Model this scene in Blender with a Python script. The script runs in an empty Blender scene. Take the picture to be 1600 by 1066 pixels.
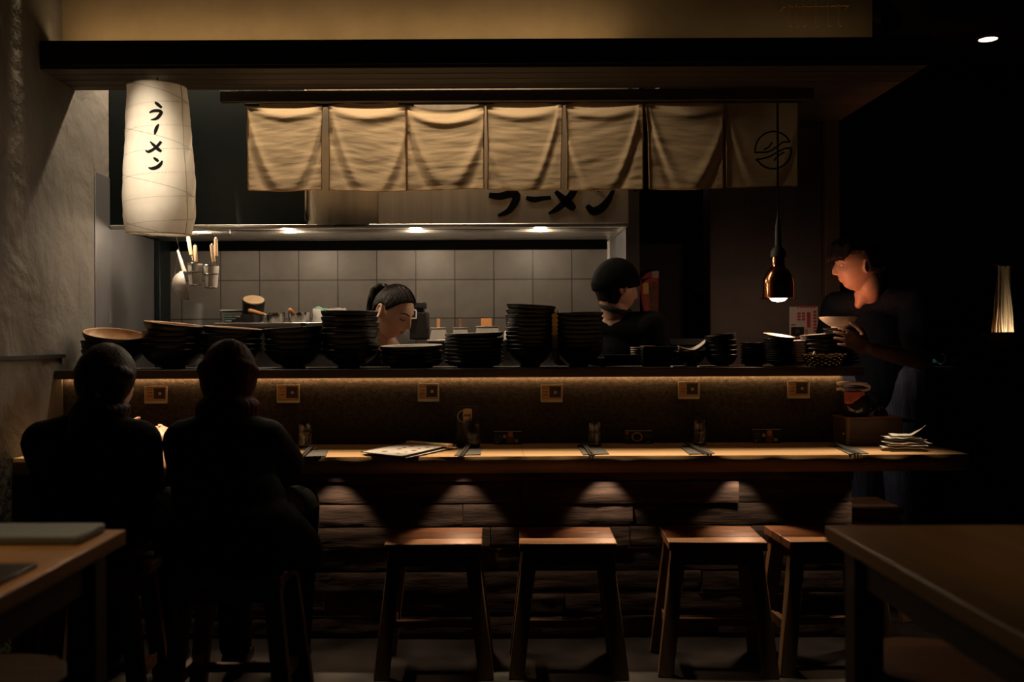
import bpy, math, random
from mathutils import Vector, Matrix, Euler, noise as mnoise
R = math.radians
PI = math.pi
random.seed(7)
scene = bpy.context.scene
COL = scene.collection

# ------------------------------------------------------------------ camera
H, F, PX, PY, ROLL = 1.13, 35.0 / 36.0 * 1600.0, 765.0, 530.0, 0.0045
cam_data = bpy.data.cameras.new('camera')
cam_data.lens, cam_data.sensor_width = 35.0, 36.0
cam_data.shift_x = (800.0 - PX) / 1600.0
cam_data.shift_y = (PY - 533.0) / 1600.0
cam_data.dof.use_dof = True
cam_data.dof.focus_distance = 3.9
cam_data.dof.aperture_fstop = 2.2
cam_data.clip_start = 0.05
cam = bpy.data.objects.new('camera', cam_data)
cam.location = (0, 0, H)
cam.rotation_euler = (PI / 2, ROLL, 0)
COL.objects.link(cam)
scene.camera = cam

# ------------------------------------------------------------------ world, colour, exposure
world = bpy.data.worlds.new('world')
scene.world = world
world.use_nodes = True
wb = world.node_tree.nodes['Background']
wb.inputs[0].default_value = (0.75, 1.0, 1.0, 1)
wb.inputs[1].default_value = 0.0022
scene.view_settings.view_transform = 'Standard'
scene.view_settings.look = 'None'
scene.view_settings.exposure = 0.0
scene.view_settings.gamma = 1.0
scene.view_settings.use_curve_mapping = False
scene.cycles.use_denoising = True
scene.cycles.max_bounces = 8
scene.cycles.transparent_max_bounces = 12
scene.cycles.sample_clamp_indirect = 3.0
scene.cycles.caustics_reflective = False
scene.cycles.caustics_refractive = False

# ------------------------------------------------------------------ lights
WARM = (1.0, 0.78, 0.54)
AMBER = (1.0, 0.56, 0.24)
NEUT = (1.0, 0.77, 0.54)


def area(name, loc, sx, sy, power, color, rot=(0, 0, 0), spread=None):
    l = bpy.data.lights.new(name, 'AREA')
    l.shape, l.size, l.size_y, l.energy, l.color = 'RECTANGLE', sx, sy, power, color
    if spread is not None:
        l.spread = R(spread)
    o = bpy.data.objects.new(name, l)
    o.location, o.rotation_euler = loc, rot
    COL.objects.link(o)
    return o


def spot(name, loc, power, color, size, blend, rot=(0, 0, 0), radius=0.015):
    l = bpy.data.lights.new(name, 'SPOT')
    l.energy, l.color, l.spot_size, l.spot_blend, l.shadow_soft_size = power, color, R(size), blend, radius
    o = bpy.data.objects.new(name, l)
    o.location, o.rotation_euler = loc, rot
    COL.objects.link(o)
    return o


def point(name, loc, power, color, radius=0.02):
    l = bpy.data.lights.new(name, 'POINT')
    l.energy, l.color, l.shadow_soft_size = power, color, radius
    o = bpy.data.objects.new(name, l)
    o.location = loc
    COL.objects.link(o)
    return o


# tube light on the ceiling behind the canopy, over the kitchen
area('kitchen_tube_light', (-0.68, 4.215, 2.50), 1.88, 0.03, 24.0, WARM)
# warm strip hidden on top of the beam, washing the soffit
area('soffit_strip_light', (-0.55, 3.70, 2.24), 2.1, 0.03, 1.4, (1.0, 0.66, 0.32), (R(180 - 20), 0, 0))
area('soffit_strip_light', (1.0, 3.70, 2.24), 0.9, 0.03, 0.07, (1.0, 0.66, 0.32), (R(180 - 20), 0, 0))
# strip under the serving ledge
area('ledge_strip_light', (-0.14, 3.786, 0.983), 2.96, 0.005, 2.4, AMBER, (R(90), 0, 0))
# track above the counter, narrow beam
area('counter_track_light', (-0.15, 3.44, 2.58), 3.25, 0.05, 5.0, (1.0, 0.74, 0.45), (0, 0, 0), 12)
# added reddish spot without a fixture, brightening the free end of the worktop
spot('worktop_end_fill_light', (1.41, 3.70, 2.10), 3.4, (1.0, 0.50, 0.36), 15, 0.7)
spot('sideboard_fill_light', (1.97, 4.40, 2.58), 9.0, (1.0, 0.85, 0.7), 7, 0.6)  # added spot with no lamp, brightening the mask on the sideboard
# downlights under the worktop
UNDER_X = [-1.05, -0.58, -0.10, 0.43, 0.93, 1.44]
for ux in UNDER_X:
    spot('under_counter_wall_light', (ux, 3.685, 0.657), 2.6, (1.0, 0.64, 0.42), 78, 0.45, (R(10), 0, 0))
    spot('under_counter_seat_light', (ux, 3.655, 0.657), 3.2, (1.0, 0.58, 0.34), 78, 0.45, (R(-37), 0, 0))
# ceiling downlights over the two near tables
spot('table_light', (-0.98, 1.75, 2.58), 30.0, (1.0, 0.60, 0.28), 34, 0.7)
# narrow accent spot on the paper lantern
spot('lantern_accent_light', (-1.246, 1.9, 2.56), 400.0, (1.0, 0.85, 0.67), 17.5, 0.9, (R(66.5), 0, 0), 0.02).scale = (0.50, 1, 1)
spot('table_light', (1.35, 1.75, 2.58), 5.0, (1.0, 0.62, 0.26), 46, 0.7)

# ------------------------------------------------------------------ helpers: pixels to the room


def T(px, py, d):
    dx, dy = px - PX, py - PY
    return Vector(((dx - ROLL * dy) / F * d, d, H - (dy + ROLL * dx) / F * d))


def XA(px, d):
    return (px - PX) / F * d


def ZA(py, d, px=765):
    return T(px, py, d).z


# ------------------------------------------------------------------ helpers: meshes
class MB:
    def __init__(s):
        s.v, s.f, s.m = [], [], []

    def add(s, vs, fs, mi=0):
        b = len(s.v)
        s.v.extend(Vector(x) for x in vs)
        s.f.extend([tuple(i + b for i in f) for f in fs])
        s.m.extend([mi] * len(fs))
        return s

    def box(s, x0, x1, y0, y1, z0, z1, mi=0):
        return s.add([(x0, y0, z0), (x1, y0, z0), (x1, y1, z0), (x0, y1, z0), (x0, y0, z1), (x1, y0, z1), (x1, y1, z1), (x0, y1, z1)],
                     [(0, 3, 2, 1), (4, 5, 6, 7), (0, 1, 5, 4), (1, 2, 6, 5), (2, 3, 7, 6), (3, 0, 4, 7)], mi)

    def obox(s, c, size, rot=None, mi=0):
        rot = rot or Matrix.Identity(3)
        c = Vector(c)
        a, b, d = size[0] / 2, size[1] / 2, size[2] / 2
        vs = [c + rot @ Vector((x * a, y * b, z * d)) for z in (-1, 1) for (x, y) in ((-1, -1), (1, -1), (1, 1), (-1, 1))]
        return s.add(vs, [(0, 3, 2, 1), (4, 5, 6, 7), (0, 1, 5, 4), (1, 2, 6, 5), (2, 3, 7, 6), (3, 0, 4, 7)], mi)

    def bar(s, p0, p1, w, t, up=(0, 0, 1), mi=0, w1=None, t1=None):
        p0, p1 = Vector(p0), Vector(p1)
        d = (p1 - p0).normalized()
        u = d.cross(Vector(up))
        if u.length < 1e-5:
            u = d.cross(Vector((0, 1, 0)))
        u.normalize()
        n = u.cross(d)
        w1, t1 = w1 or w, t1 or t
        vs = [p0 + u * (a * w / 2) + n * (b * t / 2) for a, b in ((-1, -1), (1, -1), (1, 1), (-1, 1))]
        vs += [p1 + u * (a * w1 / 2) + n * (b * t1 / 2) for a, b in ((-1, -1), (1, -1), (1, 1), (-1, 1))]
        return s.add(vs, [(0, 1, 2, 3), (7, 6, 5, 4), (0, 4, 5, 1), (1, 5, 6, 2), (2, 6, 7, 3), (3, 7, 4, 0)], mi)

    def tube(s, pts, r, n=8, closed=False, mi=0, cap=True):
        pts = [Vector(p) for p in pts]
        k = len(pts)
        rs = r if isinstance(r, (list, tuple)) else [r] * k
        vs, prev = [], None
        for i, p in enumerate(pts):
            a = pts[(i - 1) % k] if (closed or i > 0) else p
            b = pts[(i + 1) % k] if (closed or i < k - 1) else p
            d = (b - a)
            d = d.normalized() if d.length > 1e-9 else Vector((0, 0, 1))
            if prev is None:
                u = d.cross(Vector((0, 0, 1)))
                if u.length < 1e-3:
                    u = d.cross(Vector((0, 1, 0)))
            else:
                u = prev - d * prev.dot(d)
            u.normalize()
            prev = u
            w = d.cross(u)
            for j in range(n):
                t = 2 * PI * j / n
                vs.append(p + (u * math.cos(t) + w * math.sin(t)) * rs[i])
        fs = []
        for i in range(k if closed else k - 1):
            i2 = (i + 1) % k
            for j in range(n):
                j2 = (j + 1) % n
                fs.append((i * n + j, i * n + j2, i2 * n + j2, i2 * n + j))
        if not closed and cap:
            fs.append(tuple(range(n - 1, -1, -1)))
            fs.append(tuple((k - 1) * n + j for j in range(n)))
        return s.add(vs, fs, mi)

    def cyl(s, p0, p1, r0, r1=None, n=20, mi=0):
        return s.tube([p0, p1], [r0, r0 if r1 is None else r1], n, mi=mi)

    def lathe(s, prof, c=(0, 0, 0), n=40, M=None, mi=None, cap=True):
        """prof: list of (r, z) or (r, z, material) turned about z."""
        c = Vector(c)
        M = M or Matrix.Identity(3)
        vs, k = [], len(prof)
        for p in prof:
            for j in range(n):
                t = 2 * PI * j / n
                vs.append(c + M @ Vector((p[0] * math.cos(t), p[0] * math.sin(t), p[1])))
        b = len(s.v)
        s.v.extend(vs)
        for i in range(k - 1):
            m = (prof[i][2] if len(prof[i]) > 2 else 0) if mi is None else mi
            for j in range(n):
                j2 = (j + 1) % n
                s.f.append((b + i * n + j, b + i * n + j2, b + (i + 1) * n + j2, b + (i + 1) * n + j))
                s.m.append(m)
        if cap:
            if prof[0][0] > 1e-6:
                s.f.append(tuple(b + j for j in range(n - 1, -1, -1)))
                s.m.append((prof[0][2] if len(prof[0]) > 2 else 0) if mi is None else mi)
            if prof[-1][0] > 1e-6:
                s.f.append(tuple(b + (k - 1) * n + j for j in range(n)))
                s.m.append((prof[-1][2] if len(prof[-1]) > 2 else 0) if mi is None else mi)
        return s

    def ball(s, c, r, M=None, n=20, mi=0):
        r = (r, r, r) if not isinstance(r, (tuple, list)) else r
        c = Vector(c)
        M = M or Matrix.Identity(3)
        h = max(6, n // 2)
        vs = [c + M @ Vector((0, 0, -r[2]))]
        for i in range(1, h):
            t = -PI / 2 + PI * i / h
            for j in range(n):
                a = 2 * PI * j / n
                vs.append(c + M @ Vector((r[0] * math.cos(t) * math.cos(a), r[1] * math.cos(t) * math.sin(a), r[2] * math.sin(t))))
        vs.append(c + M @ Vector((0, 0, r[2])))
        fs = [(0, 1 + (j + 1) % n, 1 + j) for j in range(n)]
        for i in range(h - 2):
            for j in range(n):
                j2 = (j + 1) % n
                fs.append((1 + i * n + j, 1 + i * n + j2, 1 + (i + 1) * n + j2, 1 + (i + 1) * n + j))
        t = len(vs) - 1
        fs += [(t, 1 + (h - 2) * n + j, 1 + (h - 2) * n + (j + 1) % n) for j in range(n)]
        return s.add(vs, fs, mi)

    def capsule(s, p0, p1, r0, r1, n=16, mi=0):
        s.ball(p0, r0, n=n, mi=mi)
        s.ball(p1, r1, n=n, mi=mi)
        return s.tube([p0, p1], [r0, r1], n, mi=mi)

    def chain(s, pr, n=16, mi=0):
        for (a, ra), (b, rb) in zip(pr[:-1], pr[1:]):
            s.capsule(a, b, ra, rb, n, mi)
        return s

    def grid(s, fn, nu, nv, mi=0, flip=False):
        vs = [fn(i / nu, j / nv) for j in range(nv + 1) for i in range(nu + 1)]
        w = nu + 1
        fs = []
        for j in range(nv):
            for i in range(nu):
                q = (j * w + i, j * w + i + 1, (j + 1) * w + i + 1, (j + 1) * w + i)
                fs.append(q[::-1] if flip else q)
        return s.add(vs, fs, mi)

    def ribbon(s, pts, fn, depth, mi=0):
        """brush stroke: pts (a, b, width) smoothed in the plane, fn(a, b, d) lifts it on to a surface, d = 0 .. depth"""
        P = []
        k = len(pts)
        for i in range(k - 1):
            p0, p1, p2, p3 = pts[max(i - 1, 0)], pts[i], pts[i + 1], pts[min(i + 2, k - 1)]
            for q in range(6):
                t = q / 6.0
                P.append([0.5 * ((2 * p1[c]) + (-p0[c] + p2[c]) * t + (2 * p0[c] - 5 * p1[c] + 4 * p2[c] - p3[c]) * t * t + (-p0[c] + 3 * p1[c] - 3 * p2[c] + p3[c]) * t ** 3) for c in range(3)])
        P.append(list(pts[-1]))
        vs = []
        for i, p in enumerate(P):
            a, b = P[max(i - 1, 0)], P[min(i + 1, len(P) - 1)]
            dx, dy = b[0] - a[0], b[1] - a[1]
            L = math.hypot(dx, dy) or 1
            nx, ny = -dy / L * p[2] / 2, dx / L * p[2] / 2
            for sx in (1, -1):
                for d in (0, depth):
                    vs.append(fn(p[0] + nx * sx, p[1] + ny * sx, d))
        fs = []
        for i in range(len(P) - 1):
            o, q = i * 4, i * 4 + 4
            fs += [(o + 1, o + 3, q + 3, q + 1), (o, q, q + 2, o + 2), (o, o + 1, q + 1, q), (o + 2, q + 2, q + 3, o + 3)]
        e = (len(P) - 1) * 4
        fs += [(0, 2, 3, 1), (e, e + 1, e + 3, e + 2)]
        return s.add(vs, fs, mi)

    def build(s, name, mats, parent=None, origin=None, sharp=38, bevel=0.0, local=False, flat=False, seg=2):
        vs = s.v
        loc = Vector((0, 0, 0))
        if parent is not None and not local:
            inv = wmat(parent).inverted()
            vs = [inv @ v for v in vs]
        elif origin is not None:
            loc = Vector(origin)
            vs = [v - loc for v in vs]
        me = bpy.data.meshes.new(name)
        me.from_pydata([tuple(v) for v in vs], [], s.f)
        for m in (mats if isinstance(mats, (list, tuple)) else [mats]):
            me.materials.append(m)
        me.polygons.foreach_set('material_index', s.m)
        me.validate()
        fix_normals(me)
        if not flat:
            me.polygons.foreach_set('use_smooth', [True] * len(me.polygons))
            me.set_sharp_from_angle(angle=R(sharp))
        me.update()
        o = bpy.data.objects.new(name, me)
        COL.objects.link(o)
        o.location = loc
        if parent is not None:
            o.parent = parent
        if bevel > 0:
            b = o.modifiers.new('edge', 'BEVEL')
            b.width, b.segments, b.limit_method, b.angle_limit = bevel, seg, 'ANGLE', R(40)
        return o


def fix_normals(me):
    import bmesh
    bm = bmesh.new()
    bm.from_mesh(me)
    bmesh.ops.recalc_face_normals(bm, faces=bm.faces)
    bm.to_mesh(me)
    bm.free()


def wmat(o):
    m = o.matrix_basis.copy() if o.rotation_mode else Matrix()
    m = Matrix.LocRotScale(o.location, o.rotation_euler, o.scale)
    p = o.parent
    while p is not None:
        m = Matrix.LocRotScale(p.location, p.rotation_euler, p.scale) @ m
        p = p.parent
    return m


def tag(o, label, cat, group=None, kind=None):
    o['label'], o['category'] = label, cat
    if group:
        o['group'] = group
    if kind:
        o['kind'] = kind
    return o


def thing(name, label, cat, loc=(0, 0, 0), rot=(0, 0, 0), group=None):
    o = bpy.data.objects.new(name, None)
    o.empty_display_size = 0.05
    o.location, o.rotation_euler = loc, rot
    COL.objects.link(o)
    return tag(o, label, cat, group)


def struct(o, label, cat):
    return tag(o, label, cat, kind='structure')


def dup(root, loc, rot, label, group=None):
    def rec(o, par):
        c = o.copy()
        COL.objects.link(c)
        c.parent = par
        for ch in list(o.children):
            rec(ch, c)
        return c
    r = rec(root, None)
    r.location, r.rotation_euler = loc, rot
    r['label'] = label
    if group:
        r['group'] = group
    return r


# ------------------------------------------------------------------ helpers: materials
def mat(name, col, rough=0.5, metal=0.0, col2=None, nscale=8.0, stretch=(1, 1, 1), detail=5.0, lo=0.35, hi=0.65, bump=0.0, bscale=None, bstretch=None,
        spec=0.5, emit=None, estr=0.0, trans=0.0, alpha=1.0, rough2=None, coat=0.0, aniso=0.0, sss=0.0, sheen=0.0):
    m = bpy.data.materials.new(name)
    m.use_nodes = True
    nt = m.node_tree
    b = nt.nodes['Principled BSDF']
    b.inputs['Base Color'].default_value = (*col, 1)
    b.inputs['Roughness'].default_value = rough
    b.inputs['Metallic'].default_value = metal
    b.inputs['Specular IOR Level'].default_value = spec
    b.inputs['Transmission Weight'].default_value = trans
    b.inputs['Alpha'].default_value = alpha
    b.inputs['Coat Weight'].default_value = coat
    b.inputs['Anisotropic'].default_value = aniso
    b.inputs['Sheen Weight'].default_value = sheen
    if sss:
        b.inputs['Subsurface Weight'].default_value = sss
        b.inputs['Subsurface Radius'].default_value = (0.012, 0.004, 0.002)
    if emit:
        b.inputs['Emission Color'].default_value = (*emit, 1)
        b.inputs['Emission Strength'].default_value = estr
    tc = nt.nodes.new('ShaderNodeTexCoord')

    def nz(scale, st, det):
        mp = nt.nodes.new('ShaderNodeMapping')
        mp.inputs['Scale'].default_value = st
        n = nt.nodes.new('ShaderNodeTexNoise')
        n.inputs['Scale'].default_value = scale
        n.inputs['Detail'].default_value = det
        n.inputs['Roughness'].default_value = 0.6
        nt.links.new(tc.outputs['Object'], mp.inputs['Vector'])
        nt.links.new(mp.outputs['Vector'], n.inputs['Vector'])
        return n
    n = None
    if col2 is not None or rough2 is not None:
        n = nz(nscale, stretch, detail)
    if col2 is not None:
        cr = nt.nodes.new('ShaderNodeValToRGB')
        cr.color_ramp.elements[0].position, cr.color_ramp.elements[1].position = lo, hi
        cr.color_ramp.elements[0].color = (*col, 1)
        cr.color_ramp.elements[1].color = (*col2, 1)
        nt.links.new(n.outputs['Fac'], cr.inputs['Fac'])
        nt.links.new(cr.outputs['Color'], b.inputs['Base Color'])
    if rough2 is not None:
        mr = nt.nodes.new('ShaderNodeMapRange')
        mr.inputs['From Min'].default_value, mr.inputs['From Max'].default_value = 0.3, 0.7
        mr.inputs['To Min'].default_value, mr.inputs['To Max'].default_value = rough, rough2
        nt.links.new(n.outputs['Fac'], mr.inputs['Value'])
        nt.links.new(mr.outputs['Result'], b.inputs['Roughness'])
    if bump:
        n2 = nz(bscale or nscale, bstretch or stretch, detail)
        bp = nt.nodes.new('ShaderNodeBump')
        bp.inputs['Strength'].default_value = bump
        bp.inputs['Distance'].default_value = 0.01
        nt.links.new(n2.outputs['Fac'], bp.inputs['Height'])
        nt.links.new(bp.outputs['Normal'], b.inputs['Normal'])
    return m


def wood(name, dark, light, scale=14, along='X', rough=0.45, bump=0.15, rings=True):
    st = {'X': (0.08, 1, 1), 'Y': (1, 0.08, 1), 'Z': (1, 1, 0.08)}[along]
    return mat(name, dark, rough, col2=light, nscale=scale, stretch=st, detail=8, lo=0.32, hi=0.68, bump=bump)


def nodes_of(m):
    return m.node_tree.nodes, m.node_tree.links, m.node_tree.nodes['Principled BSDF']


def cloth_mat(name, col, col2, translucent=0.45):
    m = mat(name, col, 0.95, col2=col2, nscale=260, detail=3, lo=0.3, hi=0.7, bump=0.25, bscale=26, bstretch=(0.25, 1, 1.3), spec=0.1)
    N, L, b = nodes_of(m)
    tr = N.new('ShaderNodeBsdfTranslucent')
    tr.inputs[0].default_value = (*[min(1, c * 1.25) for c in col2], 1)
    mx = N.new('ShaderNodeMixShader')
    mx.inputs[0].default_value = translucent
    out = N['Material Output']
    L.new(b.outputs[0], mx.inputs[1])
    L.new(tr.outputs[0], mx.inputs[2])
    L.new(mx.outputs[0], out.inputs[0])
    bp = [n for n in N if n.type == 'BUMP'][0]
    L.new(bp.outputs['Normal'], tr.inputs['Normal'])
    return m


def glass_mat(name, tint=(1, 1, 1), rough=0.02, ior=1.45):
    m = mat(name, tint, rough, trans=1.0)
    m.node_tree.nodes['Principled BSDF'].inputs['IOR'].default_value = ior
    return m


def plaster_mat():
    m = mat('wall_plaster', (0.13, 0.122, 0.11), 0.8, col2=(0.21, 0.195, 0.175), nscale=2.2, detail=6, lo=0.3, hi=0.7, spec=0.25)
    N, L, b = nodes_of(m)
    tc = [n for n in N if n.type == 'TEX_COORD'][0]
    w = N.new('ShaderNodeTexNoise')
    w.inputs['Scale'].default_value, w.inputs['Detail'].default_value, w.inputs['Distortion'].default_value = 16.0, 10.0, 0.15
    v = N.new('ShaderNodeTexNoise')
    v.inputs['Scale'].default_value, v.inputs['Detail'].default_value, v.inputs['Distortion'].default_value = 4.5, 6.0, 0.35
    a = N.new('ShaderNodeMath')
    a.operation = 'ADD'
    L.new(tc.outputs['Object'], w.inputs['Vector'])
    L.new(tc.outputs['Object'], v.inputs['Vector'])
    cr = N.new('ShaderNodeValToRGB')
    cr.color_ramp.elements[0].position, cr.color_ramp.elements[1].position = 0.42, 0.58
    L.new(v.outputs['Fac'], cr.inputs['Fac'])
    L.new(w.outputs['Fac'], a.inputs[0])
    L.new(cr.outputs['Color'], a.inputs[1])
    bp = N.new('ShaderNodeBump')
    bp.inputs['Strength'].default_value, bp.inputs['Distance'].default_value = 0.5, 0.010
    L.new(a.outputs[0], bp.inputs['Height'])
    L.new(bp.outputs['Normal'], b.inputs['Normal'])
    return m


def tile_mat():
    """dark square tiles with thin grout; the wall mesh's object coordinates are metres"""
    m = mat('wall_tiles', (0.2, 0.2, 0.2), 0.42, spec=0.4)
    N, L, b = nodes_of(m)
    tc = [n for n in N if n.type == 'TEX_COORD'][0]
    sp = N.new('ShaderNodeSeparateXYZ')
    cb = N.new('ShaderNodeCombineXYZ')
    L.new(tc.outputs['Object'], sp.inputs[0])
    L.new(sp.outputs['X'], cb.inputs['X'])
    L.new(sp.outputs['Z'], cb.inputs['Y'])
    br = N.new('ShaderNodeTexBrick')
    br.offset, br.squash = 0.0, 1.0
    br.inputs['Scale'].default_value = 1.0
    br.inputs['Brick Width'].default_value = 0.196
    br.inputs['Row Height'].default_value = 0.1938
    br.inputs['Mortar Size'].default_value = 0.0028
    br.inputs['Mortar Smooth'].default_value = 0.2
    br.inputs['Bias'].default_value = 0.0
    br.inputs['Color1'].default_value = (0.150, 0.136, 0.120, 1)
    br.inputs['Color2'].default_value = (0.185, 0.168, 0.148, 1)
    br.inputs['Mortar'].default_value = (0.03, 0.027, 0.024, 1)
    mp = N.new('ShaderNodeMapping')
    # grout lines at the places seen in the photo
    mp.inputs['Location'].default_value = (0.3695 + 0.196 * 20, -1.4296 + 0.1938 * 20, 0)
    L.new(cb.outputs[0], mp.inputs['Vector'])
    L.new(mp.outputs[0], br.inputs['Vector'])
    n = N.new('ShaderNodeTexNoise')
    n.inputs['Scale'].default_value, n.inputs['Detail'].default_value = 9.0, 8.0
    L.new(tc.outputs['Object'], n.inputs['Vector'])
    mx = N.new('ShaderNodeMix')
    mx.data_type, mx.blend_type = 'RGBA', 'MULTIPLY'
    mx.inputs['Factor'].default_value = 0.55
    cr = N.new('ShaderNodeValToRGB')
    cr.color_ramp.elements[0].position, cr.color_ramp.elements[1].position = 0.3, 0.7
    cr.color_ramp.elements[0].color = (0.55, 0.55, 0.55, 1)
    L.new(n.outputs['Fac'], cr.inputs['Fac'])
    L.new(br.outputs['Color'], mx.inputs['A'])
    L.new(cr.outputs['Color'], mx.inputs['B'])
    L.new(mx.outputs['Result'], b.inputs['Base Color'])
    bp = N.new('ShaderNodeBump')
    bp.invert = True
    bp.inputs['Strength'].default_value, bp.inputs['Distance'].default_value = 0.6, 0.003
    L.new(br.outputs['Fac'], bp.inputs['Height'])
    L.new(bp.outputs['Normal'], b.inputs['Normal'])
    return m


M = {}
M['plaster'] = plaster_mat()
M['tiles'] = tile_mat()
M['dark_wall'] = mat('dark_wall_paint', (0.030, 0.031, 0.031), 0.8, col2=(0.042, 0.042, 0.042), nscale=5, spec=0.2)
M['pier'] = mat('pier_plaster', (0.092, 0.085, 0.084), 0.75, col2=(0.13, 0.12, 0.118), nscale=4, bump=0.2, bscale=16, spec=0.3)
M['ceiling'] = mat('ceiling_paint', (0.018, 0.018, 0.018), 0.9, col2=(0.025, 0.025, 0.025), nscale=4, spec=0.1)
M['soffit'] = mat('soffit_plaster', (0.36, 0.28, 0.18), 0.85, col2=(0.45, 0.35, 0.23), nscale=3.5, bump=0.12, bscale=30, spec=0.2)
M['floor'] = mat('floor_concrete', (0.014, 0.0138, 0.0135), 0.45, col2=(0.042, 0.040, 0.037), nscale=5, detail=8, lo=0.38, hi=0.72, bump=0.1, bscale=20, rough2=0.65)
M['black_wood'] = wood('black_stained_wood', (0.012, 0.011, 0.010), (0.03, 0.026, 0.022), 20, 'X', 0.7, 0.3)
M['canopy_wood'] = wood('canopy_wood', (0.045, 0.034, 0.024), (0.085, 0.066, 0.046), 26, 'X', 0.7, 0.25)
M['ledge_wood'] = wood('ledge_wood', (0.028, 0.020, 0.013), (0.060, 0.042, 0.026), 24, 'X', 0.42, 0.2)
M['panel'] = mat('bar_panel_plaster', (0.022, 0.017, 0.013), 0.85, col2=(0.058, 0.044, 0.032), nscale=60, detail=4, lo=0.3, hi=0.7, bump=0.5, bscale=90, spec=0.2)
M['top_wood'] = wood('worktop_wood', (0.36, 0.20, 0.095), (0.64, 0.43, 0.24), 16, 'X', 0.38, 0.12)
M['plank'] = mat('old_plank', (0.010, 0.008, 0.0065), 0.75, col2=(0.15, 0.112, 0.086), nscale=16, stretch=(0.12, 1, 1), detail=9, lo=0.34, hi=0.72, bump=0.9, bscale=22, bstretch=(0.14, 1, 1), spec=0.3)
M['stool'] = wood('stool_wood', (0.18, 0.082, 0.038), (0.33, 0.165, 0.08), 22, 'X', 0.42, 0.1)
M['stool_leg'] = wood('stool_leg_wood', (0.15, 0.085, 0.042), (0.27, 0.16, 0.08), 22, 'Z', 0.5, 0.1)
M['table'] = wood('table_wood', (0.30, 0.17, 0.07), (0.50, 0.30, 0.13), 12, 'Y', 0.4, 0.08)
M['steel'] = mat('brushed_steel', (0.60, 0.575, 0.54), 0.24, 1.0, col2=(0.68, 0.65, 0.61), nscale=40, stretch=(0.03, 1, 1), detail=4, rough2=0.36)
M['hood_face'] = mat('hood_face_steel', (0.42, 0.385, 0.335), 0.42, 0.75, col2=(0.5, 0.455, 0.4), nscale=30, stretch=(1, 1, 0.04), detail=4, rough2=0.5)
M['hood_steel'] = mat('bright_hood_steel', (0.50, 0.47, 0.43), 0.26, 1.0, col2=(0.56, 0.53, 0.49), nscale=30, stretch=(1, 1, 0.04), detail=4, rough2=0.32)
M['hood_dark'] = mat('dark_steel', (0.004, 0.009, 0.011), 0.42, 0.2, col2=(0.005, 0.012, 0.014), nscale=6, spec=0.35)
M['hood_gap'] = mat('matte_black', (0.0025, 0.0025, 0.0025), 0.9, spec=0.0)  # flat near-black for the gutters and strip under the hood
M['steel_panel'] = mat('dull_steel_panel', (0.155, 0.155, 0.165), 0.38, 0.55, col2=(0.2, 0.2, 0.21), nscale=5, rough2=0.5)
M['satin'] = mat('satin_steel', (0.52, 0.48, 0.43), 0.5, 0.35, col2=(0.6, 0.56, 0.5), nscale=14)
M['chrome'] = mat('polished_steel', (0.75, 0.73, 0.7), 0.12, 1.0)
M['noren'] = cloth_mat('noren_linen', (0.36, 0.255, 0.145), (0.56, 0.42, 0.26), 0.5)
M['tab'] = mat('black_cloth', (0.012, 0.011, 0.010), 0.9, bump=0.3, bscale=200)
M['ink'] = mat('black_ink', (0.002, 0.0022, 0.0025), 0.8, spec=0.08)
M['black_gloss'] = mat('black_glaze', (0.005, 0.0055, 0.006), 0.34, col2=(0.007, 0.007, 0.008), nscale=12, rough2=0.46, spec=0.25)
M['bowl_in'] = mat('bowl_inner_brown', (0.34, 0.19, 0.095), 0.35, col2=(0.50, 0.30, 0.16), nscale=14, lo=0.3, hi=0.7)
M['white_in'] = mat('plate_inner_white', (0.62, 0.58, 0.52), 0.25, col2=(0.70, 0.66, 0.6), nscale=10)
M['cream'] = mat('cream_ceramic', (0.62, 0.5, 0.37), 0.35, col2=(0.7, 0.58, 0.44), nscale=14)
M['beige'] = mat('beige_ceramic', (0.42, 0.34, 0.24), 0.4, col2=(0.52, 0.43, 0.31), nscale=20)
M['paper'] = mat('white_paper', (0.66, 0.64, 0.6), 0.8, col2=(0.72, 0.7, 0.66), nscale=20, spec=0.2)
M['menu_paper'] = mat('menu_paper', (0.36, 0.345, 0.33), 0.8, col2=(0.42, 0.405, 0.385), nscale=20, spec=0.2)
M['yellow'] = mat('yellow_plastic', (0.92, 0.66, 0.15), 0.45, col2=(0.95, 0.72, 0.22), nscale=30)
M['white_plastic'] = mat('white_plastic', (0.74, 0.70, 0.64), 0.35)
M['black_plastic'] = mat('black_plastic', (0.012, 0.012, 0.013), 0.4)
M['light_wood'] = wood('light_wood_handle', (0.62, 0.42, 0.24), (0.76, 0.55, 0.34), 40, 'Z', 0.5, 0.05)
M['orange_wood'] = wood('orange_wood_handle', (0.50, 0.20, 0.06), (0.62, 0.28, 0.09), 30, 'X', 0.45, 0.05)
M['copper'] = mat('copper_shade', (0.55, 0.20, 0.085), 0.16, 1.0, col2=(0.62, 0.25, 0.11), nscale=5)
M['skin'] = mat('skin', (0.70, 0.42, 0.30), 0.45, col2=(0.77, 0.48, 0.355), nscale=30, sss=0.12, bump=0.05, bscale=300)
M['skin_tan'] = mat('tanned_skin', (0.42, 0.23, 0.155), 0.5, col2=(0.48, 0.27, 0.185), nscale=30, sss=0.1, bump=0.05, bscale=300)
M['lips'] = mat('lips', (0.50, 0.22, 0.17), 0.45, sss=0.1)
M['hair'] = mat('black_hair', (0.008, 0.006, 0.005), 0.5, col2=(0.018, 0.012, 0.009), spec=0.12, nscale=90, stretch=(1, 1, 0.1), detail=3, bump=0.5, bscale=140, bstretch=(1, 1, 0.08))
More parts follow.
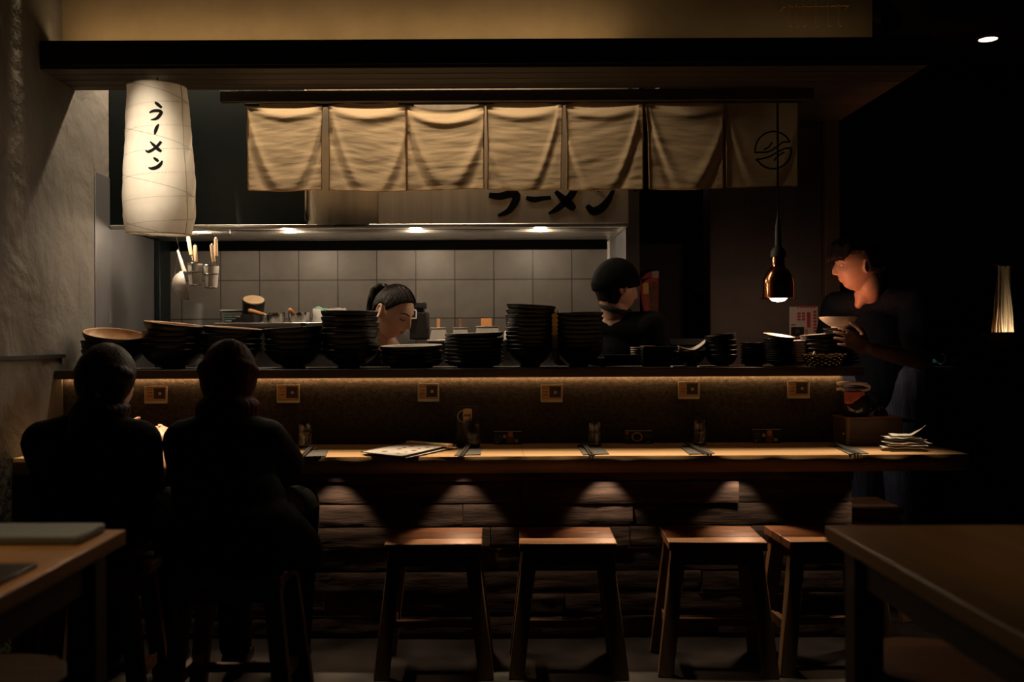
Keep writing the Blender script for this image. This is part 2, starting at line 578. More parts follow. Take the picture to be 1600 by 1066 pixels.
M['hair_brown'] = mat('brown_hair', (0.010, 0.0065, 0.005), 0.5, col2=(0.045, 0.027, 0.017), spec=0.15, nscale=90, stretch=(1, 1, 0.1), detail=3, bump=0.5, bscale=140, bstretch=(1, 1, 0.08))
M['hair_red'] = mat('dark_red_hair', (0.010, 0.003, 0.002), 0.6, spec=0.04, col2=(0.10, 0.018, 0.009), nscale=90, stretch=(1, 1, 0.1), detail=3, bump=0.5, bscale=140, bstretch=(1, 1, 0.08))
M['black_shirt'] = mat('black_cotton', (0.0045, 0.005, 0.0055), 0.95, col2=(0.007, 0.0075, 0.008), nscale=60, bump=0.4, bscale=14, spec=0.06)
M['navy_shirt'] = mat('navy_cotton', (0.007, 0.009, 0.014), 0.95, col2=(0.011, 0.014, 0.021), nscale=60, bump=0.4, bscale=14, spec=0.06)
M['denim'] = mat('blue_denim', (0.05, 0.065, 0.14), 0.85, col2=(0.10, 0.12, 0.22), nscale=50, stretch=(3, 3, 0.4), bump=0.3, bscale=60)
M['coat'] = mat('dark_green_coat', (0.005, 0.009, 0.007), 0.8, col2=(0.008, 0.013, 0.010), nscale=8, bump=0.5, bscale=9, spec=0.12)
M['maroon'] = mat('black_knit', (0.005, 0.004, 0.004), 0.9, col2=(0.008, 0.006, 0.006), nscale=40, bump=0.4, bscale=30, spec=0.1)
M['napkin'] = mat('charcoal_napkin', (0.075, 0.072, 0.066), 0.9, col2=(0.095, 0.09, 0.083), nscale=90, bump=0.3, bscale=160)
M['chopstick'] = mat('dark_chopstick', (0.045, 0.04, 0.035), 0.4, col2=(0.07, 0.062, 0.053), nscale=30)
M['glass'] = glass_mat('drinking_glass', (1, 1, 1), 0.0)
M['water'] = glass_mat('water', (1, 1, 1), 0.0, 1.33)
M['acrylic'] = glass_mat('acrylic', (0.98, 0.96, 0.92), 0.03, 1.3)
M['card_brown'] = mat('brown_card', (0.34, 0.19, 0.08), 0.7, col2=(0.40, 0.23, 0.1), nscale=30)
M['card_dark'] = mat('dark_print', (0.015, 0.014, 0.012), 0.6)
M['card_black'] = mat('black_card', (0.012, 0.012, 0.013), 0.45)
M['print_white'] = mat('white_print', (0.8, 0.78, 0.75), 0.6)
M['print_orange'] = mat('orange_print', (0.55, 0.22, 0.06), 0.6, col2=(0.68, 0.36, 0.12), nscale=60)
M['print_brown'] = mat('brown_print', (0.16, 0.06, 0.025), 0.6, col2=(0.3, 0.12, 0.05), nscale=60)
M['print_red'] = mat('red_print', (0.55, 0.06, 0.04), 0.6)
M['red'] = mat('red_plastic_bag', (0.62, 0.02, 0.025), 0.35, col2=(0.4, 0.012, 0.015), nscale=12, bump=0.5, bscale=10)
M['green_print'] = mat('green_print', (0.25, 0.8, 0.52), 0.6)
M['towel'] = mat('white_towel', (0.70, 0.55, 0.51), 0.95, col2=(0.78, 0.64, 0.6), nscale=120, bump=0.6, bscale=160)
M['towel_red'] = mat('red_towel', (0.62, 0.16, 0.11), 0.95, bump=0.6, bscale=160)
M['wicker'] = mat('wicker', (0.16, 0.10, 0.045), 0.6, col2=(0.3, 0.2, 0.1), nscale=60)
M['teal'] = mat('blue_mask_fabric', (0.06, 0.30, 0.36), 0.8, bump=0.3, bscale=60)
M['grey_tray'] = mat('grey_tray', (0.20, 0.27, 0.32), 0.5, col2=(0.24, 0.31, 0.36), nscale=6)
M['brass'] = mat('brass', (0.80, 0.48, 0.16), 0.4, 0.4)
M['noodle'] = mat('noodle_yellow', (0.82, 0.70, 0.50), 0.5, col2=(0.90, 0.80, 0.62), nscale=30, sss=0.3)
M['bulb'] = mat('lamp_glow', (1, 1, 1), 0.5, emit=(1.0, 0.80, 0.58), estr=3.0)
M['heat_bulb'] = mat('heat_bulb_glow', (1, 1, 1), 0.5, emit=(1.0, 0.62, 0.38), estr=16.0)
M['led'] = mat('led_strip_glow', (1, 1, 1), 0.5, emit=(1.0, 0.58, 0.26), estr=3.0)
M['post_wood'] = wood('post_wood', (0.10, 0.07, 0.045), (0.17, 0.12, 0.08), 20, 'Z', 0.6, 0.15)
M['cord'] = mat('black_rubber', (0.01, 0.01, 0.01), 0.6)
M['box_wood'] = wood('dark_box_wood', (0.05, 0.032, 0.02), (0.11, 0.07, 0.045), 24, 'X', 0.5, 0.1)
M['tray_card'] = mat('grey_card', (0.25, 0.25, 0.24), 0.6)


def paper_lamp_mat():
    m = mat('lantern_paper', (0.70, 0.63, 0.52), 0.9, col2=(0.78, 0.71, 0.6), nscale=18, detail=6, bump=0.18, bscale=26, spec=0.1)
    N, L, b = nodes_of(m)
    tr = N.new('ShaderNodeBsdfTranslucent')
    tr.inputs[0].default_value = (0.80, 0.73, 0.62, 1)
    mx = N.new('ShaderNodeMixShader')
    mx.inputs[0].default_value = 0.45
    L.new(b.outputs[0], mx.inputs[1])
    L.new(tr.outputs[0], mx.inputs[2])
    L.new(mx.outputs[0], N['Material Output'].inputs[0])
    return m


M['lantern'] = paper_lamp_mat()


def mesh_metal(k=0.72):
    m = mat('fine_steel_mesh', (0.60, 0.56, 0.50), 0.5, 0.3, bump=0.4, bscale=500)
    N, L, b = nodes_of(m)
    tp = N.new('ShaderNodeBsdfTransparent')
    mx = N.new('ShaderNodeMixShader')
    mx.inputs[0].default_value = k
    L.new(tp.outputs[0], mx.inputs[1])
    L.new(b.outputs[0], mx.inputs[2])
    L.new(mx.outputs[0], N['Material Output'].inputs[0])
    return m


M['mesh'] = mesh_metal()
M['sieve'] = mesh_metal(0.88)

# ================================================================== the setting
XW = -1.63
struct(MB().box(XW, 3.2, -1.2, 5.8, -0.05, 0).build('floor', M['floor'], flat=True), 'dark grey concrete floor', 'floor')
struct(MB().box(XW, 3.2, -1.2, 5.8, 2.62, 2.68).build('ceiling', M['ceiling'], flat=True), 'black painted ceiling', 'ceiling')
struct(MB().box(XW - 0.1, XW, -1.2, 5.8, 0, 2.62).build('wall_left', M['plaster'], flat=True), 'trowelled grey plaster side wall', 'wall')
struct(MB().box(XW, 0.60, 5.0, 5.1, 0, 2.62).build('wall_back', M['tiles'], flat=True), 'kitchen back wall of square dark grey tiles', 'wall')
struct(MB().box(0.60, 3.2, 5.7, 5.8, 0, 2.62).build('wall_far', M['dark_wall'], flat=True), 'black wall at the end of the passage', 'wall')
struct(MB().box(3.2, 3.3, -1.2, 5.8, 0, 2.62).build('wall_right', M['dark_wall'], flat=True), 'black side wall of the room', 'wall')
struct(MB().box(0.60, 0.66, 4.37, 5.0, 0, 2.62).build('wall_partition', M['steel_panel'], flat=True), 'grey partition beside the cooking area', 'wall')
struct(MB().box(0.592, 0.60, 4.955, 4.999, 0, 1.62).build('trim_1', M['white_plastic'], flat=True), 'pale corner trim at the end of the tiles', 'trim')
struct(MB().box(1.02, 1.54, 4.6, 4.75, 0, 2.13).build('wall_pier', M['pier'], bevel=0.006), 'grey brown plaster pier behind the heat lamp', 'wall')
struct(MB().box(1.54, 1.61, 4.565, 4.75, 0, 2.13).build('trim_2', M['post_wood'], bevel=0.004), 'brown wooden post at the edge of the pier', 'post')
struct(MB().box(XW, 1.47, 3.81, 3.90, 2.222, 2.62).build('wall_soffit', M['soffit'], flat=True), 'warm lit ochre soffit above the black beam', 'wall')
g = MB()
g.box(XW, 1.61, 3.616, 3.93, 2.13, 2.222)
struct(g.build('ceiling_beam', M['black_wood'], bevel=0.004), 'long black wooden beam across the counter', 'beam')
g = MB()
for k in range(4):                                   # boarded underside of the canopy
    y0 = 3.62 + k * 0.078
    g.box(XW, 1.60, y0, y0 + 0.073, 2.118, 2.131)
struct(g.build('ceiling_boards', M['canopy_wood'], bevel=0.002), 'brown boarded underside of the beam', 'ceiling')
g = MB()
g.box(0.68, 1.61, 3.93, 4.6, 2.125, 2.222)
struct(g.build('ceiling_canopy', M['canopy_wood'], flat=True), 'brown canopy over the pass', 'ceiling')
struct(MB().box(-1.063, 1.288, 3.935, 3.965, 2.073, 2.117).build('trim_3', M['canopy_wood'], bevel=0.003), 'brown curtain rail board under the beam', 'trim')
struct(MB().box(XW, XW + 0.012, 1.8, 3.80, 1.066, 1.08).build('trim_4', M['cord'], flat=True), 'thin black rail along the plaster wall', 'trim')
g = MB().box(XW, XW + 0.004, 4.11, 4.83, 0, 1.83)
struct(g.build('wall_panel', M['steel_panel'], bevel=0.002), 'dull steel sheet fixed to the plaster wall', 'panel')
struct(MB().box(XW, XW + 0.03, 4.84, 4.999, 0, 1.62).build('trim_5', M['hood_dark'], bevel=0.003), 'dark steel corner upright beside the tiles', 'trim')
struct(MB().box(XW + 0.031, 0.59, 4.988, 4.9995, 1.578, 1.63).build('trim_6', M['hood_gap'], flat=True), 'black strip on the tiles under the hood', 'trim')
s = thing('wall_sticker', 'small pale square sticker on the dull steel wall sheet', 'sticker', (XW + 0.0045, 4.27, 1.21))
fr = MB()
for a, b in (((0, -.02, 0), (0, .02, 0)), ((0, .02, 0), (0, .02, .034)), ((0, .02, .034), (0, -.02, .034)), ((0, -.02, .034), (0, -.02, 0))):
    fr.bar(a, b, 0.003, 0.003)
fr.build('border', M['tray_card'], s, local=True)
MB().box(-0.001, 0.001, -.02, .02, 0, .034).build('film', M['steel_panel'], s, local=True)

# ================================================================== counter base, worktop, bar panel, ledge
random.seed(3)
cb = thing('counter_base', 'rough dark reclaimed plank front under the counter', 'counter base', (-0.13, 3.81, 0))
g = MB()
z = 0.0
for row in range(8):
    h = 0.0845 if row < 7 else 0.669 - z
    x = XW + 0.002
    while x < 1.37 - 1e-4:
        w = random.uniform(0.45, 1.0)
        x1 = min(1.37, x + w)
        if 1.37 - x1 < 0.15:
            x1 = 1.37
        d = random.uniform(-0.014, 0.010)
        nx = 24

        def pf(u, v, x=x, x1=x1, z=z, h=h, d=d, sd=row * 3.1 + x):
            e = 0.004 if (v < 0.001 or v > 0.999) else 0
            wob = 0.005 * mnoise.noise(Vector((u * 6 + sd, v * 2.5, sd))) + 0.004 * mnoise.noise(Vector((u * 17 + sd, v * 5, sd * 2)))
            return (x + 0.0015 + u * (x1 - x - 0.003), 3.76 + d + wob + e, z + 0.0018 + v * (h - 0.0036))
        g.grid(pf, nx, 6)
        g.box(x + 0.0015, x1 - 0.0015, 3.785, 3.80, z + 0.0018, z + h - 0.0018)
        x = x1
    z += h
g.build('plank_front', M['plank'], cb, sharp=60)
MB().box(XW + 0.002, 1.37, 3.80, 3.86, 0, 0.669).build('carcass', M['black_wood'], cb)
lampm = MB()
for ux in UNDER_X:
    u = thing('under_counter_downlight', 'x', 'downlight', (ux, 3.675, 0.670))
    MB().lathe([(0.0, 0.001), (0.026, 0.001), (0.026, -0.004), (0.019, -0.006), (0.019, -0.002), (0.0, -0.002)], n=24, cap=False).build('rim', M['steel'], u, local=True)
    u['group'] = 'downlights under the worktop'
UL = ['under the worktop behind the diner by the plaster wall', 'under the worktop beside the red-haired diner', 'under the worktop over the first empty stool from the diners',
      'under the worktop over the second empty stool from the diners', 'under the worktop over the third empty stool from the diners', 'under the worktop at its free end past the wooden box']
for u, t in zip([o for o in COL.objects if o.name.startswith('under_counter_downlight')], UL):
    u['label'] = 'small round steel downlight ' + t

wt = thing('worktop', 'long light wooden counter top with a wavy front edge', 'worktop', (0, 3.6, 0.67))
g = MB()
NX, NY = 150, 8


def front(x):
    return 3.392 + 0.010 * mnoise.noise(Vector((x * 2.3, 3.1, 0))) + 0.004 * mnoise.noise(Vector((x * 9, 1.1, 0)))


XE = 1.634


def wtop(u, v):
    x = XW + 0.002 + u * (XE - XW - 0.002)
    return (x, front(x) + v * (3.80 - front(x)), 0.73)


def wfront(u, v):
    x = XW + 0.002 + u * (XE - XW - 0.002)
    b = 0.008 * math.sin(v * PI) - 0.006 * v + 0.004 * mnoise.noise(Vector((x * 12, v * 2, 5)))
    return (x, front(x) - (b if 0 < v < 1 else 0) + (0.010 * v), 0.73 - v * 0.058)


g.grid(wtop, NX, NY)
g.grid(wfront, NX, 5)
g.grid(lambda u, v: (XW + 0.002 + u * (XE - XW - 0.002), front(XW + 0.002 + u * (XE - XW - 0.002)) + 0.010 + v * (3.79 - front(0)), 0.672), NX, 2)
g.add([(XE, front(XE), 0.73), (XE, 3.8, 0.73), (XE, 3.8, 0.672), (XE, front(XE) + .01, 0.672)], [(0, 1, 2, 3)])
g.build('board', M['top_wood'], wt, sharp=50)
MB().box(-0.0, 0.0012, 3.395, 3.80, 0.7295, 0.7305).build('joint', M['box_wood'], wt)
wt.children[1].location = wt.children[1].location + Vector((0.115, 0, 0))

bp_ = thing('bar_panel', 'dark rough plaster panel behind the counter lit by the warm strip', 'bar panel', (-0.14, 3.83, 0.73))
MB().box(XW + 0.002, 1.35, 3.80, 3.86, 0.731, 0.985).build('panel', M['panel'], bp_, flat=True)
sl = thing('serving_ledge', 'dark wooden serving ledge carrying the stacked bowls', 'ledge', (-0.12, 3.88, 0.985))
MB().box(XW + 0.002, 1.40, 3.72, 4.05, 0.986, 1.02).build('board', M['ledge_wood'], sl, bevel=0.004)
MB().box(XW + 0.01, 1.345, 3.766, 3.772, 0.9849, 0.9859).build('led_strip', M['led'], sl, flat=True)

# ================================================================== hood
hd = thing('extractor_hood', 'wide steel extractor hood with brush lettering over the tiled wall', 'extractor hood', (-0.5, 4.6, 1.62))
XS = -0.782
MB().box(XW + 0.005, XS - 0.004, 4.27, 4.29, 1.622, 2.6).build('side_panel', M['hood_dark'], hd, flat=True)['label'] = 'steel panel of the hood coloured dark like the room it mirrors'  # dark room mirrored in the steel, put into its colour
XB = XA(592, 4.27)
MB().box(XB + .001, 0.598, 4.27, 4.29, 1.622, 2.6).build('face_panel', M['hood_face'], hd, flat=True)
MB().grid(lambda u, v: (XS + .005 + u * (XB - XS - .006), 4.272 - .020 * math.sin(u * PI) ** .8, 1.622 + .978 * v), 40, 4).build('sheen_bulge', M['hood_steel'], hd, sharp=180)  # bulge added so the steel catches a bright upright streak
MB().box(XS - 0.006, XS + 0.004, 4.255, 4.27, 1.64, 2.6).build('seam_strip', M['chrome'], hd, bevel=0.002)
MB().box(XW + 0.005, 0.598, 4.262, 4.30, 1.610, 1.626).build('front_lip', M['steel'], hd, bevel=0.004)
MB().box(XW + 0.005, 0.596, 4.30, 4.46, 1.624, 1.634).build('underside_panel', M['steel'], hd, flat=True)
MB().box(XW + 0.032, 0.596, 4.54, 4.90, 1.618, 1.63).build('underside_panel', M['steel'], hd, flat=True)
MB().box(XW + 0.032, 0.596, 4.46, 4.54, 1.655, 1.665).build('gutter', M['hood_gap'], hd, flat=True)
MB().box(XW + 0.032, 0.596, 4.90, 4.987, 1.63, 1.64).build('gutter', M['hood_gap'], hd, flat=True)
MB().box(0.586, 0.598, 4.30, 4.98, 1.612, 1.64).build('side_lip', M['steel'], hd, flat=True)
HOOD_X = [XA(292, 4.5), XA(450, 4.5), XA(650, 4.5), XA(845, 4.5)]
for i, hx in enumerate(HOOD_X):
    b = MB().lathe([(0.0, -0.008), (0.022, -0.006), (0.034, 0.0), (0.034, 0.006), (0.0, 0.006)], (hx, 4.50 if i else 4.345, 1.648 if i else 1.617), n=24, cap=False).build('lamp', M['bulb'], hd)
    point('hood_lamp_light', (hx, 4.50 if i else 4.345, 1.604), [4.2, 5.2, 5.2, 4.6][i], NEUT, 0.022)
MB().box(0.615, 0.635, 4.075, 4.262, 1.76, 2.55).build('light_baffle', M['hood_dark'], hd, flat=True)  # unseen baffle added to hold the tube light off the last curtain panels
# two tiny joints in the lips
for jx in (XA(526, 4.3), XA(330, 4.3)):
    MB().box(jx, jx + 0.004, 4.258, 4.262, 1.611, 1.625).build('joint', M['chrome'], hd, flat=True)


def hoodpt(px, py, d):
    p = T(px, py, 4.268)
    return (p.x, 4.2695 - d, p.z)


def stroke(name, parent, strokes, fn, depth, mt):
    g = MB()
    for st in strokes:
        g.ribbon(st, fn, depth)
    return g.build(name, mt, parent, sharp=60)


stroke('lettering', hd, [[(776, 284, 6), (792, 281, 7), (804, 283, 5)], [(764, 305, 8), (780, 307, 11), (797, 303, 12), (807, 305, 12), (804, 317, 12), (794, 330, 9), (778, 337, 4)]], hoodpt, 0.0015, M['ink'])
stroke('lettering', hd, [[(822, 309, 6), (834, 312, 9), (848, 310, 7), (861, 309, 6)]], hoodpt, 0.0015, M['ink'])
stroke('lettering', hd, [[(903, 282, 7), (896, 300, 11), (882, 317, 11), (868, 328, 8), (857, 334, 3)], [(868, 299, 6), (878, 309, 11), (890, 320, 14), (898, 327, 8)]], hoodpt, 0.0015, M['ink'])
stroke('lettering', hd, [[(922, 286, 6), (932, 293, 9), (937, 298, 6)], [(917, 321, 7), (927, 330, 13), (940, 325, 13), (951, 312, 10), (959, 296, 5)]], hoodpt, 0.0015, M['ink'])

# ================================================================== noren curtain
EDGES = [((388, 505), (389, 504)), ((514, 636), (515, 636)), ((637, 758), (637, 757)), ((762, 881), (763, 877)), ((886, 1006), (887, 1005)), ((1011, 1131), (1016, 1130)), ((1136, 1249), (1137, 1247))]
TOPS = [159, 160, 164, 159, 158, 156, 153]
BOTS = [297, 298, 296, 296, 296, 295, 291]
TABS = [(387, 408), (499, 521), (625, 648), (750, 773), (872, 895), (995, 1018), (1119, 1140), (1233, 1251)]
NL = ['linen curtain panel at the lantern end of the noren', 'second linen curtain panel from the lantern', 'linen curtain panel with a bright gap above its sagging top',
      'middle linen curtain panel of the noren, fourth from the lantern', 'fifth linen curtain panel from the lantern, above the capped cook',
      'dim linen curtain panel next to the one with the emblem', 'darkest linen curtain panel, printed with a round wave emblem']
YN = 3.985
random.seed(11)
for i in range(7):
    (a0, a1), (b0, b1) = EDGES[i]
    mid = (a0 + a1) / 2
    zt, zb = ZA(TOPS[i], YN, mid) + .006, ZA(BOTS[i], YN, mid)
    th = thing('noren_panel', NL[i], 'curtain', (XA(mid, YN), YN, zb), group='noren curtain panels')
    sag = 0.027 if i == 2 else 0.004
    ph = [random.uniform(-1, 1) for _ in range(12)]
    amp = [1.0, 1.05, 1.0, 1.0, 1.0, 0.8, 0.35][i]

    def fold(u, v, ph=ph, amp=amp):
        k = 1 - (2 * u - 1 + 0.12 * ph[0]) ** 2
        k = max(0.0, k)
        y = 0.0
        y += -0.0085 * math.exp(-((v - 0.03 - 0.02 * k) / 0.045) ** 2) * (0.3 + 0.7 * k)
        y += 0.0105 * math.exp(-((v - 0.10 - 0.07 * k) / 0.05) ** 2) * (0.4 + 0.6 * k)
        c1 = 0.18 + (0.78 + 0.1 * ph[1]) * k ** 0.85
        y += 0.011 * math.exp(-((v - c1) / 0.13) ** 2) * (0.35 + 0.65 * math.exp(-((abs(u - 0.5) - 0.27) / 0.17) ** 2))
        c2 = 0.40 + 0.75 * k ** 1.1
        y += -0.008 * math.exp(-((v - c2) / 0.14) ** 2)
        y += 0.0035 * mnoise.noise(Vector((u * 2.6 + ph[2] * 9, v * 3.2, ph[3] * 7)))
        y += 0.0022 * mnoise.noise(Vector((u * 2.2 + v * 1.5 * ph[4] + ph[5] * 5, v * 13 + u * 2.5 * ph[6], 3 + ph[7])))
        y += 0.0011 * mnoise.noise(Vector((u * 4 + ph[8] * 5, v * 30 + u * 5 * ph[9], 8 + ph[7])))
        return y * amp

    def cl(u, v, a0=a0, a1=a1, b0=b0, b1=b1, zt=zt, zb=zb, sag=sag, ph=ph):
        xt0, xt1, xb0, xb1 = XA(a0, YN), XA(a1, YN), XA(b0, YN), XA(b1, YN)
        x0, x1 = xt0 + (xb0 - xt0) * v, xt1 + (xb1 - xt1) * v
        x0 += 0.0035 * math.sin(v * PI) * (1 if ph[10] > 0 else 0.3)
        x1 -= 0.0035 * math.sin(v * PI) * (1 if ph[11] > 0 else 0.3)
        z = zt - sag * 4 * u * (1 - u) * (1 - v) ** 2 + (zb - zt) * v + 0.003 * math.sin(u * 5 + ph[2] * 3) * v
        return (x0 + u * (x1 - x0), YN + fold(u, v), z)
    MB().grid(cl, 70, 80).build('cloth', M['noren'], th, sharp=180)
    hem = MB()
    for uu in (0.0, 1.0):
        hem.tube([Vector(cl(uu, k / 40)) + Vector((0, 0.002, 0)) for k in range(41)], 0.0028, 6)
    hem.tube([Vector(cl(k / 40, 1.0)) + Vector((0, 0.002, 0)) for k in range(41)], 0.0028, 6)
    hem.build('hem', M['noren'], th)
    tb = [TABS[i]] + ([TABS[7]] if i == 6 else [])
    for (p0, p1) in tb:
        g = MB()
        x0, x1 = XA(p0, YN), XA(p1, YN)
        z1, z0 = 2.0845, ZA(167 - (p0 - 387) * 0.0085, YN, p0)
        pts = [(x0, x1, YN - 0.012, z0), (x0, x1, YN - 0.014, (z0 + z1) / 2), (x0, x1, YN - 0.016, z1 - 0.012), (x0, x1, YN, z1), (x0, x1, YN + 0.014, z1 - 0.012), (x0, x1, YN + 0.012, z0)]
        for q in range(5):
            A, B = pts[q], pts[q + 1]
            g.bar(((A[0] + A[1]) / 2, A[2], A[3]), ((B[0] + B[1]) / 2, B[2], B[3]), x1 - x0, 0.003, (0, 1, 0.01))
        g.build('tab', M['tab'], th)
    if i == 6:
        def onc(px, py, d):
            u = (px - 1136) / 112.0
            v = (py - 153) / 138.0
            p = cl(min(max(u, 0), 1), min(max(v, 0), 1))
            return (p[0], p[1] - 0.0015 - d, p[2])
        W = 2.6
        up = [(1210 + 29 * math.cos(R(t)), 236 + 29 * math.sin(R(t)), W) for t in range(175, 336, 10)]
        up = [(1181, 239, W)] + up + [(1226, 224, W), (1214, 232, W), (1204, 238, W), (1194, 239, W), (1181, 239, W)]
        lo = [(1210 + 29 * math.cos(R(t)), 236 + 29 * math.sin(R(t)), W) for t in range(-5, 151, 10)]
        lo = lo + [(1183, 250, W), (1192, 249, W), (1204, 246, W), (1216, 240, W), (1228, 234, W), (1239, 233, W)]
        stroke('emblem', th, [up, lo, [(1195, 235, W), (1203, 231, W), (1208, 224, W)], [(1211, 253, W), (1217, 246, W), (1228, 239, W)]], onc, 0.0008, M['ink'])
rod = thing('curtain_rod', 'thin dark rod carrying the linen curtain panels', 'curtain rod', (0.11, YN, 2.078))
MB().cyl((XA(384, YN), YN, 2.076), (XA(1255, YN), YN, 2.076), 0.0065).build('pole', M['black_wood'], rod)

# ================================================================== paper lantern
LY, LX = 3.74, XA(247.5, 3.74)
ZT, ZB = 2.082, 1.528
ln = thing('paper_lantern', 'tall white paper lantern with black brush writing hanging by the plaster wall', 'lantern', (LX, LY, ZB))
PROF = [(0.0, 0.108), (0.03, 0.109), (0.2, 0.116), (0.4, 0.122), (0.6, 0.130), (0.75, 0.1315), (0.88, 0.130), (0.96, 0.122), (1.0, 0.116)]


def lrad(v, a):
    for (v0, r0), (v1, r1) in zip(PROF[:-1], PROF[1:]):
        if v <= v1:
            r = r0 + (r1 - r0) * (v - v0) / (v1 - v0)
            break
    w1 = abs(math.sin((v * 5.2 + a / (2 * PI)) * PI))
    w2 = abs(math.sin((v * 4.2 - a / (2 * PI)) * PI))
    return r + 0.0022 * (min(w1, w2) - 0.5) + 0.0012 * mnoise.noise(Vector((math.cos(a) * 3, math.sin(a) * 3, v * 9)))


def lpt(v, a, off=0.0):
    r = lrad(v, a) + off
    dx = 0.004 * math.sin(v * 3.0) + 0.004 * v
    return Vector((LX + dx + r * math.cos(a), LY + r * math.sin(a), ZT + (ZB - ZT) * v + 0.006 * math.cos(a - 2.2) * v))


g = MB()
g.grid(lambda u, v: lpt(v, u * 2 * PI), 72, 90)
g.build('paper_shade', M['lantern'], ln, sharp=180)
g = MB()
g.grid(lambda u, v: lpt(0, u * 2 * PI).lerp(Vector((LX, LY, ZT + 0.004)), v * 0.72), 48, 6)
g.build('top_cap', M['lantern'], ln, sharp=180)
for k, (tt, dr) in enumerate(((5.2, -1), (4.2, 1))):
    g = MB()
    pts = []
    for q in range(401):
        v = q / 400
        pts.append(lpt(v, dr * 2 * PI * (6.4, 3.2)[k] * v + (3.9 if k else 4.4), -0.0006))
    g.tube(pts, 0.0008, 5)
    g.build('wire', M['black_wood'], ln)
for v, nm in ((0.003, 'top_ring'), (0.995, 'bottom_ring')):
    MB().tube([lpt(v, q / 48 * 2 * PI, -0.0005) for q in range(48)], 0.002, 6, closed=True).build(nm, M['beige'], ln)
MB().tube([lpt(q / 40, -0.36 - 0.1 * math.sin(q / 12), 0.0) for q in range(41)], 0.0016, 5).build('seam', M['beige'], ln)
MB().cyl((LX, LY, ZT + 0.004), (LX, LY, 2.118), 0.003).build('hanger', M['cord'], ln)
MB().ball((LX, LY, 1.86), 0.028).build('bulb', M['white_plastic'], ln)
point('lantern_light', (LX + 0.0, LY - 0.01, 1.80), 0.35, (1.0, 0.86, 0.68), 0.05)


def onlan(px, py, d):
    p = T(px, py, LY - 0.115)
    v = (ZT - p.z) / (ZT - ZB)
    c = max(-0.95, min(0.95, (p.x - LX - 0.004) / 0.122))
    q = lpt(v, -math.acos(c), 0.0008 + d)
    return (q.x, q.y, q.z)


LW = [[[(243, 159, 3), (247, 162, 5.5), (253, 167, 4)], [(234, 176, 2), (240, 173, 4.5), (248, 172, 5), (252, 174, 5), (249, 180, 5), (244, 185, 4.5), (236, 187, 1.5)]],
      [[(248, 193, 2), (245, 199, 5), (243, 205, 4.5), (242, 210, 2)]],
      [[(251, 220, 4), (246, 227, 4.5), (240, 233, 4.5), (233, 237, 4.5), (228, 235, 1.5)], [(235, 221, 2), (240, 226, 4.5), (246, 232, 5.5), (251, 236, 4)]],
      [[(240, 246, 2), (244, 249, 5), (247, 252, 3)], [(233, 262, 2), (239, 263, 5), (246, 260, 5.5), (250, 255, 4.5), (252, 250, 1.5)]]]
for ch in LW:
    stroke('lettering', ln, ch, onlan, 0.0006, M['ink'])

# ================================================================== stacked bowls and plates on the ledge
ORD = ['topmost'] + [k + ' from top' for k in 'second third fourth fifth sixth seventh eighth ninth tenth eleventh twelfth thirteenth'.split()]
LZ = 1.0202
YB = 3.90


def bowl_proto(name, r, h, foot, inner, t=0.0045, flare=0.0, belly=0.62, n=56):
    """profile: foot ring, curved outside, rim, inside; outside black glaze, inside its own material"""
    fh = 0.012 if h > 0.05 else 0.005
    out = [(foot * 0.86, 0.0, 0), (foot, 0.0, 0), (foot, fh, 0)]
    k = 12
    for i in range(1, k + 1):
        t_ = i / k
        out.append((foot + (r - foot) * (1 - (1 - t_) ** (1 / belly)) ** belly, fh + (h - fh) * t_, 0))
    if flare:
        out[-1] = (r + flare, h, 0)
    rim = [(out[-1][0] - t * 0.4, h + 0.0016, 1), (out[-1][0] - t, h, 1)]
    ins = []
    for i in range(k - 1, -1, -1):
        p = out[3 + i]
        ins.append((max(0.001, p[0] - t), p[1] + t * 0.55, 1))
    bot = [(0.0, fh + t * 0.8, 1)]
    prof = out + rim + ins[1:] + bot
    prof = [(0.0, 0.003, 0)] + prof
    o = MB().lathe(prof, n=n, cap=False).build(name, [M['black_gloss'], inner], sharp=50)
    o.location = (0, 0, -50)
    return o


def stack(proto, px, n, pitch, where, what, cat, group, tilt=(0, 0), Y=YB, z0=LZ, jit=0.0015, lean=0.0, rmul=None, X=None, inner_top=None, tilt2=None):
    X = XA(px, Y) if X is None else X
    z = z0
    res = []
    for i in range(n):
        c = proto.copy()
        COL.objects.link(c)
        c.location = (X + random.uniform(-jit, jit) + lean * i, Y + random.uniform(-jit, jit), z)
        c.rotation_euler = (0, 0, random.uniform(0, 6.28))
        if i == n - 1:
            c.rotation_euler = (R(tilt[0]), R(tilt[1]), 0)
            c.location.z += abs(math.sin(R(tilt[1]))) * proto['foot'] + abs(math.sin(R(tilt[0]))) * proto['foot'] * 0.5
        elif tilt2 and i == n - 2:
            c.rotation_euler = (R(tilt2[0]), R(tilt2[1]), 0)
        s = rmul[i] if rmul else 1.0
        c.scale = (s, s, 1)
        k = n - 1 - i
        pos = ORD[k] if k < n - 1 or n == 1 else 'lowest'
        tag(c, f'{what}, {pos} in the {where}', cat, group)
        z += pitch[i] if isinstance(pitch, (list, tuple)) else pitch
        res.append(c)
    return res


def proto(name, r, h, foot, inner, **k):
    o = bowl_proto(name, r, h, foot, inner, **k)
    o['foot'] = foot
    return o


